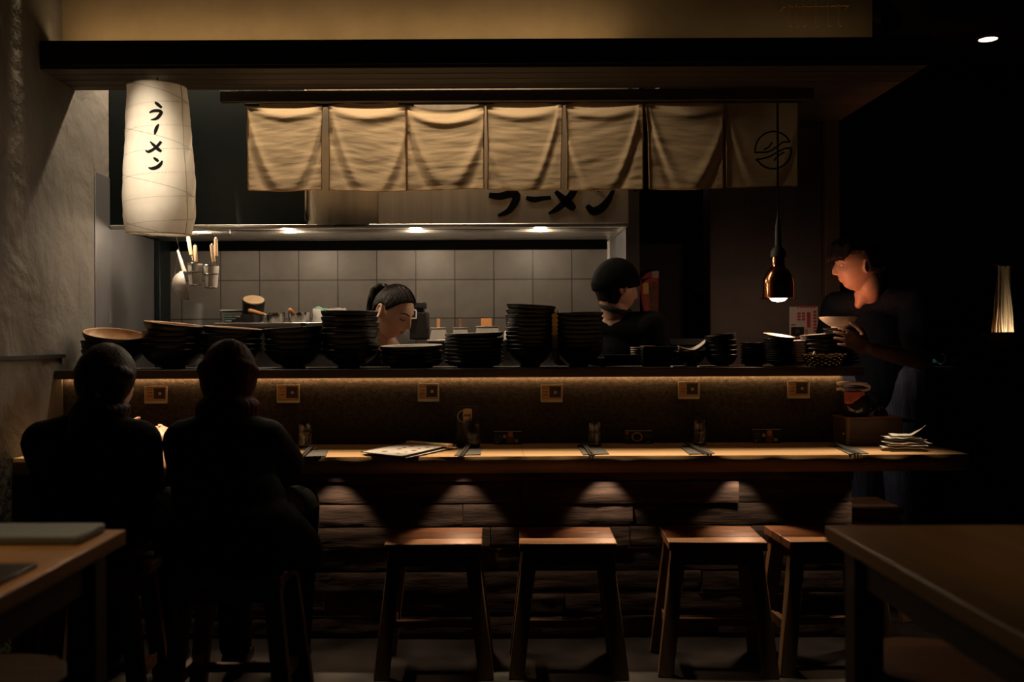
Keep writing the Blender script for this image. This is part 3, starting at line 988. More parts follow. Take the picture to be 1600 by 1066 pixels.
random.seed(5)
P_BIG = proto('ramen_bowl', 0.1165, 0.075, 0.048, M['bowl_in'], belly=0.60)
P_DARK = proto('ramen_bowl', 0.112, 0.070, 0.046, M['black_gloss'], belly=0.60)
P_TALL = proto('ramen_bowl', 0.097, 0.072, 0.040, M['black_gloss'], belly=0.72)
P_DISH = proto('deep_plate', 0.122, 0.032, 0.085, M['white_in'], belly=0.5)
P_PLATE = proto('plate', 0.116, 0.026, 0.078, M['white_in'], belly=0.55)
PROTOS = [P_BIG, P_DARK, P_TALL, P_DISH, P_PLATE]
B = 'black ramen bowl'
stack(P_BIG, 176, 4, 0.0178, 'stack at the plaster wall end', B, 'bowl', 'ramen bowls in the stack by the plaster wall', (9, 8))
stack(P_BIG, 270, 5, 0.0235, 'second stack from the plaster wall', B, 'bowl', 'ramen bowls in the second stack', (1.5, 6.5))
stack(P_BIG, 362, 5, 0.0198, 'stack past the red-haired diner', B, 'bowl', 'ramen bowls in the stack behind the red-haired diner', (1.0, 4.5))
stack(P_DARK, 459, 5, 0.0213, 'lower stack next to the tall cook stack', B, 'bowl', 'ramen bowls in the low stack', (1.0, -3.2), rmul=[1, 1, 1, 1.02, 1.03])
stack(P_DARK, 547, 8, 0.0215, 'tall stack beside the ponytailed cook', B, 'bowl', 'ramen bowls in the stack beside the cook', (0.5, 1.0), jit=0.004)
stack(P_DISH, 643, 4, 0.0165, 'stack before the ponytailed cook', 'wide white-lined black dish', 'dish', 'wide dishes in front of the cook', (2.2, -1.2))
stack(P_PLATE, 741, 8, 0.0148, 'stack between wide dishes and tallest bowls', 'grey-rimmed black plate', 'plate', 'plates in the middle of the ledge', (0.7, -2.0))
stack(P_TALL, 828, 11, 0.0166, 'tallest stack, before the yellow ornament', B, 'bowl', 'ramen bowls in the tallest stack', (0.5, 4.0), tilt2=(0, 2))
stack(P_TALL, 904, 9, 0.0173, 'tall stack past the yellow ornament', B, 'bowl', 'ramen bowls in the stack past the ornament', (0.2, -0.8))

# small things further along the ledge
P_SMALL = proto('small_plate', 0.036, 0.012, 0.024, M['beige'], t=0.003)
P_SMALL.data.materials[0] = M['beige']
stack(P_SMALL, 935, 4, 0.0065, 'little stack past the tall bowls', 'small beige plate', 'plate', 'small beige plates', (0, 0), Y=3.93)
P_SQ = MB().box(-0.064, 0.064, -0.05, 0.05, 0, 0.004).lathe([(0.0, 0)], n=3, cap=False)
P_SQ = MB()
P_SQ.add([(-.058, -.045, 0), (.058, -.045, 0), (.058, .045, 0), (-.058, .045, 0), (-.066, -.052, .009), (.066, -.052, .009), (.066, .052, .009), (-.066, .052, .009),
          (-.062, -.048, .009), (.062, -.048, .009), (.062, .048, .009), (-.062, .048, .009), (-.055, -.042, .004), (.055, -.042, .004), (.055, .042, .004), (-.055, .042, .004)],
         [(3, 2, 1, 0), (0, 1, 5, 4), (1, 2, 6, 5), (2, 3, 7, 6), (3, 0, 4, 7), (4, 5, 9, 8), (5, 6, 10, 9), (6, 7, 11, 10), (7, 4, 8, 11), (8, 9, 13, 12), (9, 10, 14, 13), (10, 11, 15, 14), (11, 8, 12, 15), (12, 13, 14, 15)])
P_SQ = P_SQ.build('square_tray', M['black_gloss'], bevel=0.001)
P_SQ.location = (0, 0, -50)
P_SQ['foot'] = 0.05
for c in stack(P_SQ, 968, 5, 0.0092, 'stack in front of the capped cook', 'square black tray', 'tray', 'square black trays'):
    c.rotation_euler.z = 0
P_BOX = MB()
P_BOX.box(-0.066, 0.066, -0.05, 0.05, 0, 0.011)
P_BOX = P_BOX.build('black_tray', M['black_gloss'], bevel=0.002)
P_BOX.location = (0, 0, -50)
P_BOX['foot'] = 0.05
for c in stack(P_BOX, 1028, 6, 0.0119, 'stack between capped cook and cream dish', 'thick black serving tray', 'tray', 'thick black trays'):
    c.rotation_euler.z = random.uniform(-.03, .03)
t = thing('menu_book', 'brown-edged flat book lying on the thick black trays', 'book', (XA(1029, YB), YB, LZ + 6 * 0.0119 + 0.0004))
MB().box(-0.068, 0.068, -0.05, 0.05, 0, 0.006).build('cover', M['card_black'], t, local=True, bevel=0.001)
MB().box(-0.067, -0.02, -0.0515, 0.045, 0.0062, 0.0085).build('band', M['card_brown'], t, local=True, bevel=0.0008)
P_SAU = proto('small_dish', 0.030, 0.014, 0.018, M['beige'], t=0.003)
P_SAU.data.materials[0] = M['beige']
stack(P_SAU, 997, 8, 0.0085, 'column between the black trays', 'small beige sauce dish', 'dish', 'sauce dishes between the trays', Y=3.95)
stack(P_SAU, 1058, 6, 0.0085, 'short column beside the cream dish', 'small beige sauce dish', 'dish', 'sauce dishes beside the bowl', Y=3.95)
P_RICE = proto('small_bowl', 0.053, 0.060, 0.024, M['black_gloss'], belly=0.62)
c = P_RICE.copy()
COL.objects.link(c)
c.location = (XA(1082, YB), YB, LZ)
tag(c, 'small black bowl with a cream dish lying in it', 'bowl')
# cream boat-shaped dish tilted in that bowl
t = thing('boat_dish', 'cream curved dish lying in the small black bowl', 'dish', (XA(1083, YB), YB, LZ + 0.050), (R(6), R(-6), 0))
g = MB()


def boat(u, v, off=0.0):
    a = (u - 0.5) * 2
    b = (v - 0.5) * 2
    return (a * 0.055, b * 0.030 * (1 - 0.35 * a * a), 0.006 + 0.018 * a * a + 0.012 * b * b + off + (0.012 * a if a > 0 else 0))


g.grid(lambda u, v: boat(u, v), 18, 10)
g.grid(lambda u, v: boat(u, v, -0.004), 18, 10)
for e in range(18):
    pass
o = g.build('shell', M['cream'], t, local=True, sharp=80)
P_MID = proto('small_bowl', 0.062, 0.045, 0.030, M['black_gloss'], belly=0.6)
stack(P_MID, 1127, 5, 0.0185, 'stack past the cream dish', 'small glossy black bowl', 'bowl', 'small black bowls', (1, -7), tilt2=(0, -4))
P_DP = proto('dark_plate', 0.052, 0.014, 0.034, M['black_gloss'])
stack(P_DP, 1178, 9, 0.0095, 'stack beside the leaning saucers', 'small black plate', 'plate', 'small black plates', Y=3.93)
P_WS = proto('saucer', 0.062, 0.022, 0.026, M['white_in'], belly=0.8)
stack(P_WS, 1219, 11, 0.0092, 'leaning stack under the heat lamp', 'white-lined black saucer', 'saucer', 'white-lined saucers', (7, 7), lean=-0.0006, Y=3.87)
P_WP = proto('white_plate', 0.078, 0.020, 0.045, M['white_in'])
P_WP.data.materials[0] = M['white_in']
stack(P_WP, 1236, 9, 0.0095, 'glowing stack behind the saucers', 'white plate', 'plate', 'white plates under the heat lamp', (0, -2), Y=3.985, z0=LZ)
P_BB = proto('black_bowl', 0.078, 0.050, 0.034, M['white_in'], belly=0.7)
stack(P_BB, 1283, 5, 0.0175, 'stack above the wicker basket', 'pale-rimmed black bowl', 'bowl', 'black bowls above the basket', (0, -4), Y=3.945, z0=LZ)
# napkin basket
bk = thing('napkin_basket', 'low oval wicker basket of napkins near the end of the ledge', 'basket', (XA(1288, 3.80), 3.805, LZ))
g = MB()
for k in range(7):
    rr = 0.050 + 0.003 * k
    g.tube([(rr * 1.22 * math.cos(a) + 0, rr * 0.78 * math.sin(a), 0.004 + 0.0065 * k + 0.0018 * math.sin(a * 14 + k * PI)) for a in [2 * PI * q / 84 for q in range(84)]], 0.0036, 6, closed=True)
for q in range(28):
    a = 2 * PI * q / 28
    g.tube([(0.049 * 1.22 * math.cos(a), 0.049 * .78 * math.sin(a), 0.002), (0.070 * 1.22 * math.cos(a), 0.070 * .78 * math.sin(a), 0.047)], 0.0022, 5)
g.lathe([(0.0, 0.002), (0.05, 0.002), (0.05, 0.004), (0, 0.004)], n=30, M=Matrix(((1.22, 0, 0), (0, .78, 0), (0, 0, 1))), cap=False)
g.build('weave', M['wicker'], bk, local=True)
bx, by = bk.location.x, bk.location.y
for k, (dx, dy, rz, lab) in enumerate(((-0.035, 0.0, 0.4, 'folded pale napkin in the basket, the one by the saucers'), (0.028, 0.005, -0.3, 'folded pale napkin standing in the basket by the waiter'))):
    g = MB()
    g.add([(-.028, 0, 0), (.030, .004, 0), (.012, .002, .050), (-.028, .012, 0), (.030, .016, 0), (.014, .010, .050)], [(0, 1, 2), (3, 5, 4), (0, 2, 5, 3), (1, 4, 5, 2), (0, 3, 4, 1)])
    o = g.build('napkin', M['paper'], None, flat=True)
    o.location = (bx + dx, by + dy - 0.006, LZ + 0.006)
    o.rotation_euler = (0, R(8 if k else -14), rz)
    tag(o, lab, 'napkin')
# plates held by the waiter, cream bowl on top
P_HP = proto('rim_plate', 0.070, 0.016, 0.042, M['white_in'])
stack(P_HP, 1316, 10, 0.0144, "stack under the waiter's hand", 'pale-rimmed black plate', 'plate', "plates under the waiter's hand", (0, 0), Y=3.94, jit=0.004, rmul=[.9, .92, .9, .92, .95, .97, 1, 1, 1.05, 1.1])
P_CB = proto('cream_bowl', 0.0790, 0.042, 0.032, M['cream'], belly=0.85)
P_CB.data.materials[0] = M['cream']
c = P_CB.copy()
COL.objects.link(c)
c.location = (XA(1312, 3.94), 3.94, LZ + 9 * 0.0144 + 0.0185)
tag(c, "wide cream bowl on top of the plates under the waiter's hand", 'bowl')
PROTOS += [P_SMALL, P_SQ, P_BOX, P_SAU, P_RICE, P_MID, P_DP, P_WS, P_WP, P_BB, P_HP, P_CB]

# yellow ornament on its little ceramic foot
t = thing('noodle_ornament', 'yellow serrated upright ornament on a beige ceramic foot between two tall stacks', 'ornament', (XA(872, 3.85), 3.85, LZ + 0.0052))
zt, zb = ZA(485, 3.85, 866), ZA(545, 3.85, 866)
xc = XA(867, 3.85)
g = MB()
n = 8
pts = []
for i in range(n):
    z1 = zt - 0.012 - (zt - 0.012 - zb) * i / n
    z2 = zt - 0.012 - (zt - 0.012 - zb) * (i + 1) / n
    pts += [(0.008, z1), (0.0145, z2 + 0.004), (0.0085, z2 + 0.0015)]
poly = [(xc + a, z) for a, z in pts] + [(xc - a, z) for a, z in reversed(pts)]
m_ = len(poly)
vs = [(x, 3.846, z) for x, z in poly] + [(x, 3.854, z) for x, z in poly]
g.add(vs, [tuple(range(m_)), tuple(range(2 * m_ - 1, m_ - 1, -1))] + [(i, i + m_, (i + 1) % m_ + m_, (i + 1) % m_) for i in range(m_)])
g.build('serrated_strip', M['yellow'], t, flat=True)
for dx in (-0.002, 0.008):
    MB().box(xc + dx, xc + dx + 0.004, 3.848, 3.852, zt - 0.014, zt + (0.006 if dx < 0 else 0)).build('prong', M['yellow'], t, flat=True)
g = MB()
g.chain([((xc, 3.85, zb + 0.002), 0.008), ((xc + 0.003, 3.85, zb - 0.02), 0.011), ((xc + 0.008, 3.85, LZ + 0.026), 0.014), ((xc + 0.020, 3.85, LZ + 0.018), 0.0125), ((xc + 0.034, 3.85, LZ + 0.011), 0.0055)], 18)
g.build('foot', M['beige'], t)
# paper slips lying along the front of the ledge
SL = [(208, 251, 'by the plaster wall, under the second bowl stack'), (428, 445, 'at the foot of the low bowl stack'), (484, 527, 'before the bowl stack beside the cook'), (562, 604, 'between the cook\'s bowls and the wide dishes'), (676, 714, 'between the wide dishes and the plates'),
      (769, 812, 'at the foot of the tallest bowls'), (842, 887, 'under the yellow ornament'), (918, 938, 'behind the small beige plates'), (946, 1004, 'under the edge of the square black trays'), (1050, 1068, 'below the bowl with the cream dish'), (1092, 1118, 'before the small black bowls')]
for a, b, w in SL:
    yy = 3.775 if b - a > 20 else 3.79
    o = MB().box(XA(a, yy), XA(b, yy), yy - 0.020, yy + 0.030, LZ, LZ + 0.005).build('paper_slip', M['paper'], origin=(XA((a + b) / 2, yy), yy, LZ), flat=True)
    tag(o, 'pale slip of card ' + w, 'paper', 'slips on the ledge')
    o.rotation_euler.z = random.uniform(-.03, .03)

# ================================================================== back shelves of the kitchen
t = thing('steel_worktable', 'steel worktable with pans on it against the tiles', 'worktable', (-0.83, 4.8, 0))
MB().box(XA(335, 4.55), XA(600, 4.6), 4.55, 4.985, 1.185, 1.21).build('top', M['steel'], t, bevel=0.003)
MB().box(XA(337, 4.57), XA(598, 4.6), 4.57, 4.98, 0, 1.184).build('cabinet', M['steel_panel'], t, flat=True)
MB().box(XA(470, 4.55), XA(479, 4.55), 4.545, 4.5495, 1.18, 1.208).build('label_strip', M['black_plastic'], t, flat=True)
t = thing('steel_counter', 'low steel counter holding food containers behind the ponytailed cook', 'counter', (0.1, 4.8, 0))
MB().box(XA(667, 4.6), 0.58, 4.6, 4.985, 1.115, 1.128).build('top', M['steel'], t, bevel=0.003)
MB().box(XA(670, 4.62), 0.58, 4.62, 4.98, 0, 1.114).build('cabinet', M['steel_panel'], t, flat=True)
SZ = 1.2105
# black box of gloves with lettering
t = thing('glove_box', 'flat black carton with green and white lettering on the steel worktable', 'carton', (XA(375, 4.58), 4.64, SZ))
x0, x1 = XA(351, 4.58), XA(397, 4.58)
zt = ZA(490, 4.58)
MB().box(x0, x1, 4.58, 4.70, SZ, zt).build('carton', M['card_black'], t, bevel=0.001)


def text(s, name, size, loc, m, parent, rot=(PI / 2, 0, 0), ext=0.0004, align='LEFT'):
    cu = bpy.data.curves.new(name, 'FONT')
    cu.body, cu.size, cu.extrude, cu.align_x = s, size, ext, align
    tmp = bpy.data.objects.new(name, cu)
    COL.objects.link(tmp)
    bpy.context.view_layer.update()
    me = bpy.data.meshes.new_from_object(tmp.evaluated_get(bpy.context.evaluated_depsgraph_get()))
    bpy.data.objects.remove(tmp)
    me.materials.clear()
    me.materials.append(m)
    o = bpy.data.objects.new(name, me)
    COL.objects.link(o)
    o.parent = parent
    o.location = wmat(parent).inverted() @ Vector(loc)
    o.rotation_euler = rot
    return o


text('HAND', 'lettering', 0.0125, (x0 + 0.003, 4.5793, zt - 0.012), M['green_print'], t)
text('CARE', 'lettering', 0.0125, (x0 + 0.042, 4.5793, zt - 0.012), M['print_white'], t)
MB().box(x0 + 0.004, x0 + 0.05, 4.579, 4.58, zt - 0.02, zt - 0.018).build('print_line', M['print_white'], t, flat=True)
MB().box(x0 + 0.004, x0 + 0.010, 4.579, 4.58, zt - 0.031, zt - 0.025).build('print_mark', M['green_print'], t, flat=True)
MB().box(x0 + 0.013, x0 + 0.032, 4.579, 4.58, zt - 0.031, zt - 0.026).build('print_line', M['print_white'], t, flat=True)
t = thing('grey_crate', 'pale rimmed grey container behind the black carton', 'container', (XA(362, 4.8), 4.83, SZ))
MB().box(XA(347, 4.78), XA(378, 4.78), 4.78, 4.90, SZ, ZA(484, 4.78)).build('body', M['steel_panel'], t, bevel=0.003)
MB().box(XA(344, 4.77), XA(380, 4.77), 4.77, 4.91, ZA(484, 4.77), ZA(482.3, 4.77)).build('rim', M['white_plastic'], t, bevel=0.001)
# black canister leaning, wooden lid
MR = Matrix.Rotation(R(9), 3, 'Y') @ Matrix.Rotation(R(24), 3, 'X')
pc = T(399, 497, 4.78)
t = thing('tilted_canister', 'black canister with a pale wooden top leaning behind the black carton', 'canister', (pc.x, pc.y, SZ))
g = MB()
bz = SZ + 0.002
g.lathe([(0.0, 0.0), (0.049, 0.0), (0.053, 0.095), (0.049, 0.097), (0.0, 0.097)], (pc.x - 0.012, pc.y, bz + 0.021), M=MR, cap=False)
g.build('body', M['black_plastic'], t)
MB().lathe([(0.0, 0.0975), (0.0495, 0.0975), (0.0495, 0.101), (0.0, 0.101)], (pc.x - 0.012, pc.y, bz + 0.021), M=MR, cap=False).build('lid', M['light_wood'], t)


def pan(px0, px1, label, hdir, py0=487, yy=4.66):
    cx, r = XA((px0 + px1) / 2, yy), (px1 - px0) / 2 / F * yy
    t = thing('saucepan', label, 'saucepan', (cx, yy, SZ))
    h = ZA(py0, yy) - SZ
    MB().lathe([(0.0, 0.0), (r * 0.82, 0.0), (r * 0.96, h * 0.3), (r, h), (r * 1.03, h), (r * 0.97, h - 0.001), (r * 0.93, h * 0.3), (0.0, 0.003)], n=40, cap=False).build('pot', M['chrome'], t, local=True)
    d = Vector(hdir).normalized()
    p0 = Vector((d.x * r, d.y * r, h * 0.75))
    MB().cyl(p0, p0 + d * 0.022, 0.006, 0.005).build('ferrule', M['chrome'], t, local=True)
    MB().chain([(p0 + d * 0.020, 0.0085), (p0 + d * 0.08, 0.0105)], 14).build('handle', M['orange_wood'], t, local=True)
    return t


pan(417, 446, 'small steel saucepan whose orange wooden handle points along the shelf', (-1, -0.25, 0.28), yy=4.70)
pan(450, 484, 'small steel saucepan whose orange wooden handle points to the diners', (-0.12, -1, 0.25), yy=4.72)
t = thing('plastic_bag', 'white translucent bag lying beside the saucepans', 'bag', (XA(505, 4.75), 4.75, SZ))
g = MB()
x0, x1 = XA(484, 4.70), XA(541, 4.70)


def bag(u, v):
    a = u * 2 * PI
    rx, ry = (x1 - x0) / 2, 0.07
    k = 1 - 0.16 * v + 0.05 * math.sin(3 * a + 4 * v) * v
    return ((x0 + x1) / 2 + rx * k * math.cos(a) * (1 + 0.1 * v), 4.77 + ry * k * math.sin(a), SZ + (ZA(481, 4.7) - SZ) * v + 0.004 * math.sin(5 * a) * v)


g.grid(bag, 48, 14)
g.add([((x0 + x1) / 2, 4.77, SZ + 0.055)] + [bag(k / 24, 1) for k in range(24)], [(0, 1 + k, 1 + (k + 1) % 24) for k in range(24)])
g.build('film', M['paper'], t, sharp=70)
MB().tube([bag(0.6 + 0.02 * k, 1 + 0.05 * math.sin(k)) for k in range(8)], 0.004, 6).build('green_edge', M['green_print'], t)
# plates piled behind the stack beside the cook
P_BK = proto('serving_plate', 0.068, 0.016, 0.045, M['black_gloss'])
stack(P_BK, 568, 3, 0.010, 'pile behind the ponytailed cook', 'round black plate', 'plate', 'black plates on the worktable', Y=4.68, z0=SZ)
P_WT = proto('white_saucer', 0.048, 0.012, 0.03, M['white_in'])
P_WT.data.materials[0] = M['white_in']
c = P_WT.copy()
COL.objects.link(c)
c.location = (XA(568, 4.68), 4.68, SZ + 0.037)
tag(c, 'white saucer on the pile of black plates behind the cook', 'saucer')
PROTOS += [P_BK, P_WT]
# black machine with white display
t = thing('card_printer', 'black till printer with a white framed display beside the cook\'s face', 'printer', (XA(655, 4.72), 4.78, 1.1285))
MB().box(XA(640, 4.7), XA(668, 4.7), 4.70, 4.86, 1.1285, ZA(487, 4.7)).build('body', M['black_plastic'], t, bevel=0.006)
MB().box(XA(646, 4.68), XA(664, 4.68), 4.685, 4.84, ZA(481, 4.68) , ZA(471, 4.68)).build('head', M['black_plastic'], t, bevel=0.005)
MB().box(XA(648, 4.72), XA(662, 4.72), 4.72, 4.80, ZA(488, 4.7), ZA(480, 4.7)).build('neck', M['black_plastic'], t)
x0, x1 = XA(643, 4.67), XA(650.5, 4.67)
g = MB()
z0, z1 = ZA(497, 4.67), ZA(484, 4.67)
for a, b in (((x0, z0), (x1, z0)), ((x1, z0), (x1, z1)), ((x1, z1), (x0, z1)), ((x0, z1), (x0, z0))):
    g.bar((a[0], 4.672, a[1]), (b[0], 4.672, b[1]), 0.005, 0.005, (0, 1, 0))
g.build('display_frame', M['white_plastic'], t)
MB().box(x0, x1, 4.674, 4.70, z0, z1).build('display', M['black_plastic'], t)
# steel food pans with wooden scoops
for i, (a, b, ptop, lab, hx, hw, mt) in enumerate(((673, 697, 513, 'steel food container with a narrow orange scoop, beside the till printer', 685, 5, 'orange_wood'),
                                   (707, 731, 513, 'steel food container with a dull brown scoop, in the middle of the three', 719, 4, 'print_brown'),
                                   (743, 780, 511, 'wide steel food container with a broad orange wooden scoop', 760, 17, 'orange_wood'))):
    yy = 4.68
    x0, x1, zt = XA(a, yy), XA(b, yy), ZA(ptop, yy)
    t = thing('food_container', lab, 'container', ((x0 + x1) / 2, yy + 0.06, 1.1285), group='steel food containers')
    g = MB()
    k = 0.006
    zb = 1.1285
    g.add([(x0 - k, yy, zb), (x1 + k, yy, zb), (x1 + k, yy + .14, zb), (x0 - k, yy + .14, zb), (x0 + k, yy + .008, zt), (x1 - k, yy + .008, zt), (x1 - k, yy + .13, zt), (x0 + k, yy + .13, zt)],
          [(3, 2, 1, 0), (0, 1, 5, 4), (1, 2, 6, 5), (2, 3, 7, 6), (3, 0, 4, 7), (4, 5, 6, 7)])
    g.build('pan', M['satin'], t, bevel=0.002)
    MB().box(x0 + .001, x1 - .001, yy + .004, yy + .135, zt, zt + .004).build('lid', M['satin'], t, bevel=0.0015)
    hx_, w = XA(hx, yy + .1), hw / F * yy / 2
    s = MB().bar((hx_, yy + .100, zt + .004), (hx_, yy + .112, ZA(497.5, yy + .1)), w * 2, .006, (0, 1, 0)).build('scoop', M[mt], None, origin=(hx_, yy + .1, zt + .004), bevel=0.001)
    tag(s, ['narrow orange wooden scoop standing in the container beside the till printer', 'dull brown wooden scoop standing in the middle container', 'broad orange wooden scoop standing in the wide container'][i], 'scoop')
t = thing('sauce_bottle', 'small white squeeze bottle behind the tallest bowls', 'bottle', (XA(793, 4.6), 4.66, 1.1285))
MB().lathe([(0, 0), (.016, 0), (.016, .03), (.012, .038), (.005, .041), (.002, .055), (0, .055)], n=20, cap=False).build('bottle', M['white_plastic'], t, local=True)

# ================================================================== strainers on the hood rail
rl = thing('hanging_rail', 'thin steel rail under the hood lip for the strainers', 'rail', (XA(310, 4.40), 4.40, 1.598))
MB().cyl((XA(262, 4.40), 4.40, 1.598), (XA(362, 4.40), 4.40, 1.598), 0.004).build('rod', M['chrome'], rl)
for x in (XA(264, 4.40), XA(360, 4.40)):
    MB().cyl((x, 4.40, 1.598), (x, 4.40, 1.624), 0.003).build('bracket', M['chrome'], rl)


def hook(parent, x, y, z):
    p = [(x, y + 0.001 + 0.007 * math.sin(a), z + 0.002 + 0.007 * math.cos(a) - 0.001) for a in [k * 0.5 - 1.6 for k in range(8)]]
    MB().tube(p, 0.0018, 6).build('hook', M['chrome'], parent)


HY = 4.392


def basket(px, py0, py1, w0, w1, label, handles):
    cx = XA(px, HY)
    zt, zb = ZA(py0, HY, px), ZA(py1, HY, px)
    r0, r1 = w0 / 2 / F * HY, w1 / 2 / F * HY
    t = thing('noodle_strainer', label, 'strainer', (cx, HY, zb), group='noodle strainers')
    y = HY - 0.0
    MB().lathe([(0, zb), (r1, zb + .004), (r0, zt), (r0 - .0015, zt), (r1 - .0015, zb + .006), (0, zb + .002)], (cx, y, 0), n=40, cap=False).build('mesh', M['mesh'], t)
    g = MB()
    for zz, rr in ((zt, r0), (zt - (zt - zb) * 0.38, r0 - (r0 - r1) * 0.38 + .001), (zb + .004, r1)):
        g.tube([(cx + rr * math.cos(a), y + rr * math.sin(a), zz) for a in [2 * PI * q / 40 for q in range(40)]], 0.0024, 6, closed=True)
    g.tube([(cx - .004, y - r0 - .001, zt), (cx - .003, y - r1 - .001, zb)], 0.0016, 5)
    g.build('ring', M['chrome'], t)
    for (hx0, hy0, hx1, hy1) in handles:
        a, b = T(hx0, hy0, HY + (.02 if hx0 == handles[0][0] else -.008)), T(hx1, hy1, HY + (.02 if hx0 == handles[0][0] else -.008))
        MB().bar(a, b, 0.0165, 0.010, (0, 1, 0)).build('handle', M['light_wood'], t, bevel=0.004)
        e = Vector((cx + (b.x - cx) * .8, y + (r0 if b.y > HY else -r0) * .8, zt))
        MB().cyl(b, e, 0.003).build('shank', M['chrome'], t)
        MB().cyl(a, a + Vector((0, 0, 0.006)), 0.0022, 0.0022).build('loop', M['chrome'], t)
        hook(t, a.x, 4.40, 1.598)
    return t


basket(305.5, 412, 447, 23, 19, 'noodle strainer basket hanging next to the white sieve', [(294, 369, 299, 399), (305, 383, 306, 410)])
basket(330.5, 415, 451, 24, 19, 'noodle strainer basket hanging furthest from the white sieve', [(337, 373, 338, 401), (330.5, 382, 334, 410)])
# white sieve
t = thing('white_sieve', 'white handled round sieve hanging on a hook under the hood', 'sieve', tuple(T(287, 468, 4.42)))
SY = 4.42
c0 = T(290, 446, SY)
MS = Vector((-.92, -.33, -.22)).to_track_quat('Z', 'Y').to_matrix()
r = 23 / F * SY
g = MB()
g.lathe([(r, 0), (r * 1.0, .012), (r * .93, .012), (r * .93, 0)], tuple(c0), n=48, M=MS, cap=False)
g.lathe([(r, 0), (r * .93, 0)], tuple(c0), n=48, M=MS, cap=False)
g.build('rim', M['white_plastic'], t)
MB().lathe([(r * .95, .006)] + [(r * .95 * math.cos(a), .006 + 0.052 * math.sin(a)) for a in [k * PI / 2 / 10 for k in range(1, 11)]], tuple(c0), n=48, M=MS, cap=False).build('bowl', M['sieve'], t)
a, b = T(278, 392, SY), T(288, 424, SY)
MB().chain([(a, .0045), ((a + b) / 2, .0075), (b, .010)], 12).build('handle', M['white_plastic'], t)
MB().tube([T(279, 392, SY), T(276, 410, SY), T(272, 436, SY)], 0.0014, 5).build('string', M['chrome'], t)
MB().tube([(a.x, 4.40, 1.605), (a.x - .004, 4.40, 1.600), (a.x + .004, 4.405, 1.565), (a.x + .008, 4.41, 1.540), (a.x + .001, 4.42, a.z)], 0.0018, 6).build('hook', M['chrome'], t)

# the pattern objects themselves are not part of the scene
for p in PROTOS:
    bpy.data.objects.remove(p)

# ================================================================== small signs on the bar panel


def onplane(px, py, z):
    dx, dy = px - PX, py - PY
    d = (H - z) * F / (dy + ROLL * dx)
    return T(px, py, d)


SG = [((226, 260, 604, 630), 'small acrylic sign between the two diners', 0.9), ((433, 467, 602, 629), 'small acrylic sign just past the red-haired diner', 0.8), ((653, 685, 600, 627), 'small acrylic sign above the menu clipboards', 1),
      ((845, 878, 602, 628), 'small acrylic sign between the beer card and the third glass', 0.6), ((1060, 1092, 597, 623), 'small acrylic sign over the glass of the third empty place', 0.5), ((1231, 1264, 596, 622), 'small acrylic sign at the waiter end of the panel', 0.8)]
for i, ((a, b, c, d), lab, k) in enumerate(SG):
    y = 3.789
    x0, x1, z1, z0 = XA(a, y), XA(b, y), ZA(c, y, a), ZA(d, y, a)
    t = thing('acrylic_sign', lab, 'sign', ((x0 + x1) / 2, 3.80, z0), group='acrylic signs on the bar panel')
    MB().box(x0 + .003, x1 - .003, y + .003, y + .005, z0 + .010, z1 - .003).build('card', M['card_brown'], t, flat=True)
    MB().box(x0 + (x1 - x0) * .40, x1 - .006, y + .0022, y + .003, z0 + .016, z1 - .007).build('printed_panel', M['card_dark'], t, flat=True)
    g = MB()
    for k in range(3):
        g.box(x0 + .007, x0 + (x1 - x0) * .34, y + .0024, y + .003, z1 - .016 - k * .012, z1 - .010 - k * .012)
    g.build('print_line', M['print_brown'], t, flat=True)
    MB().lathe([(0.0, 0), (.006, 0), (.006, .0006), (0, .0006)], (x0 + (x1 - x0) * .68, y + .0022, (z0 + z1) / 2 + .004), M=Matrix.Rotation(R(90), 3, 'X'), n=20, cap=False).build('emblem', M['card_brown'], t)
    g = MB()
    for (p, q) in (((x0, z0), (x1, z0)), ((x1, z0), (x1, z1)), ((x1, z1), (x0, z1)), ((x0, z1), (x0, z0))):
        g.bar((p[0], y + .003, p[1]), (q[0], y + .003, q[1]), .0035, .009, (0, 1, 0))
    g.box(x0, x1, y - .001, y + .008, z0, z0 + .008)
    g.build('holder', M['beige'], t, flat=True)
    MB().box(x0 + .002, x1 - .002, y + .0075, 3.7998, z0 + .002, z1 - .002).build('back_plate', M['card_brown'], t, flat=True)

# ================================================================== things on the worktop
WZ = 0.7304


def tumbler(px, pyb, w, h, label, water=0.0, bulge=0.55):
    p = onplane(px, pyb, WZ)
    d = p.y
    r, hh = w / 2 / F * d, h / F * d
    t = thing('drinking_glass', label, 'glass', (p.x, d, WZ), group='drinking glasses on the worktop')
    wl = 0.0022
    prof = [(0.0, 0.0), (r * .84, 0.0), (r * .90, .004), (r * .93, hh * .48), (r * 1.0, hh * .56), (r * 1.0, hh * .62), (r * .96, hh * .66), (r, hh), (r - wl, hh), (r * .96 - wl, hh * .66), (r - wl, hh * .60), (r * .93 - wl, hh * .48), (r * .88 - wl, .010), (0.0, .008)]
    MB().lathe(prof, n=40, cap=False).build('tumbler', M['glass'], t, local=True)
    if water:
        k = r * .93 - wl - .0004
        MB().lathe([(0, .0085), (r * .88 - wl - .0004, .0105), (k, hh * .46), (r * .97 - wl, hh * .6), (r * .97 - wl, hh * water), (0, hh * water)], n=40, cap=False).build('water', M['water'], t, local=True)
    return t


tumbler(476.5, 699, 24, 36, 'water glass half full beside the red-haired diner', 0.62)
tumbler(738, 699, 28, 37, 'empty drinking glass in front of the beer card')
tumbler(929, 697, 24, 37, 'empty drinking glass between the two food cards')
tumbler(1093, 695, 24, 38, 'empty drinking glass at the third empty place')
tumbler(1306, 690, 18, 32, 'dim drinking glass beside the wooden box')


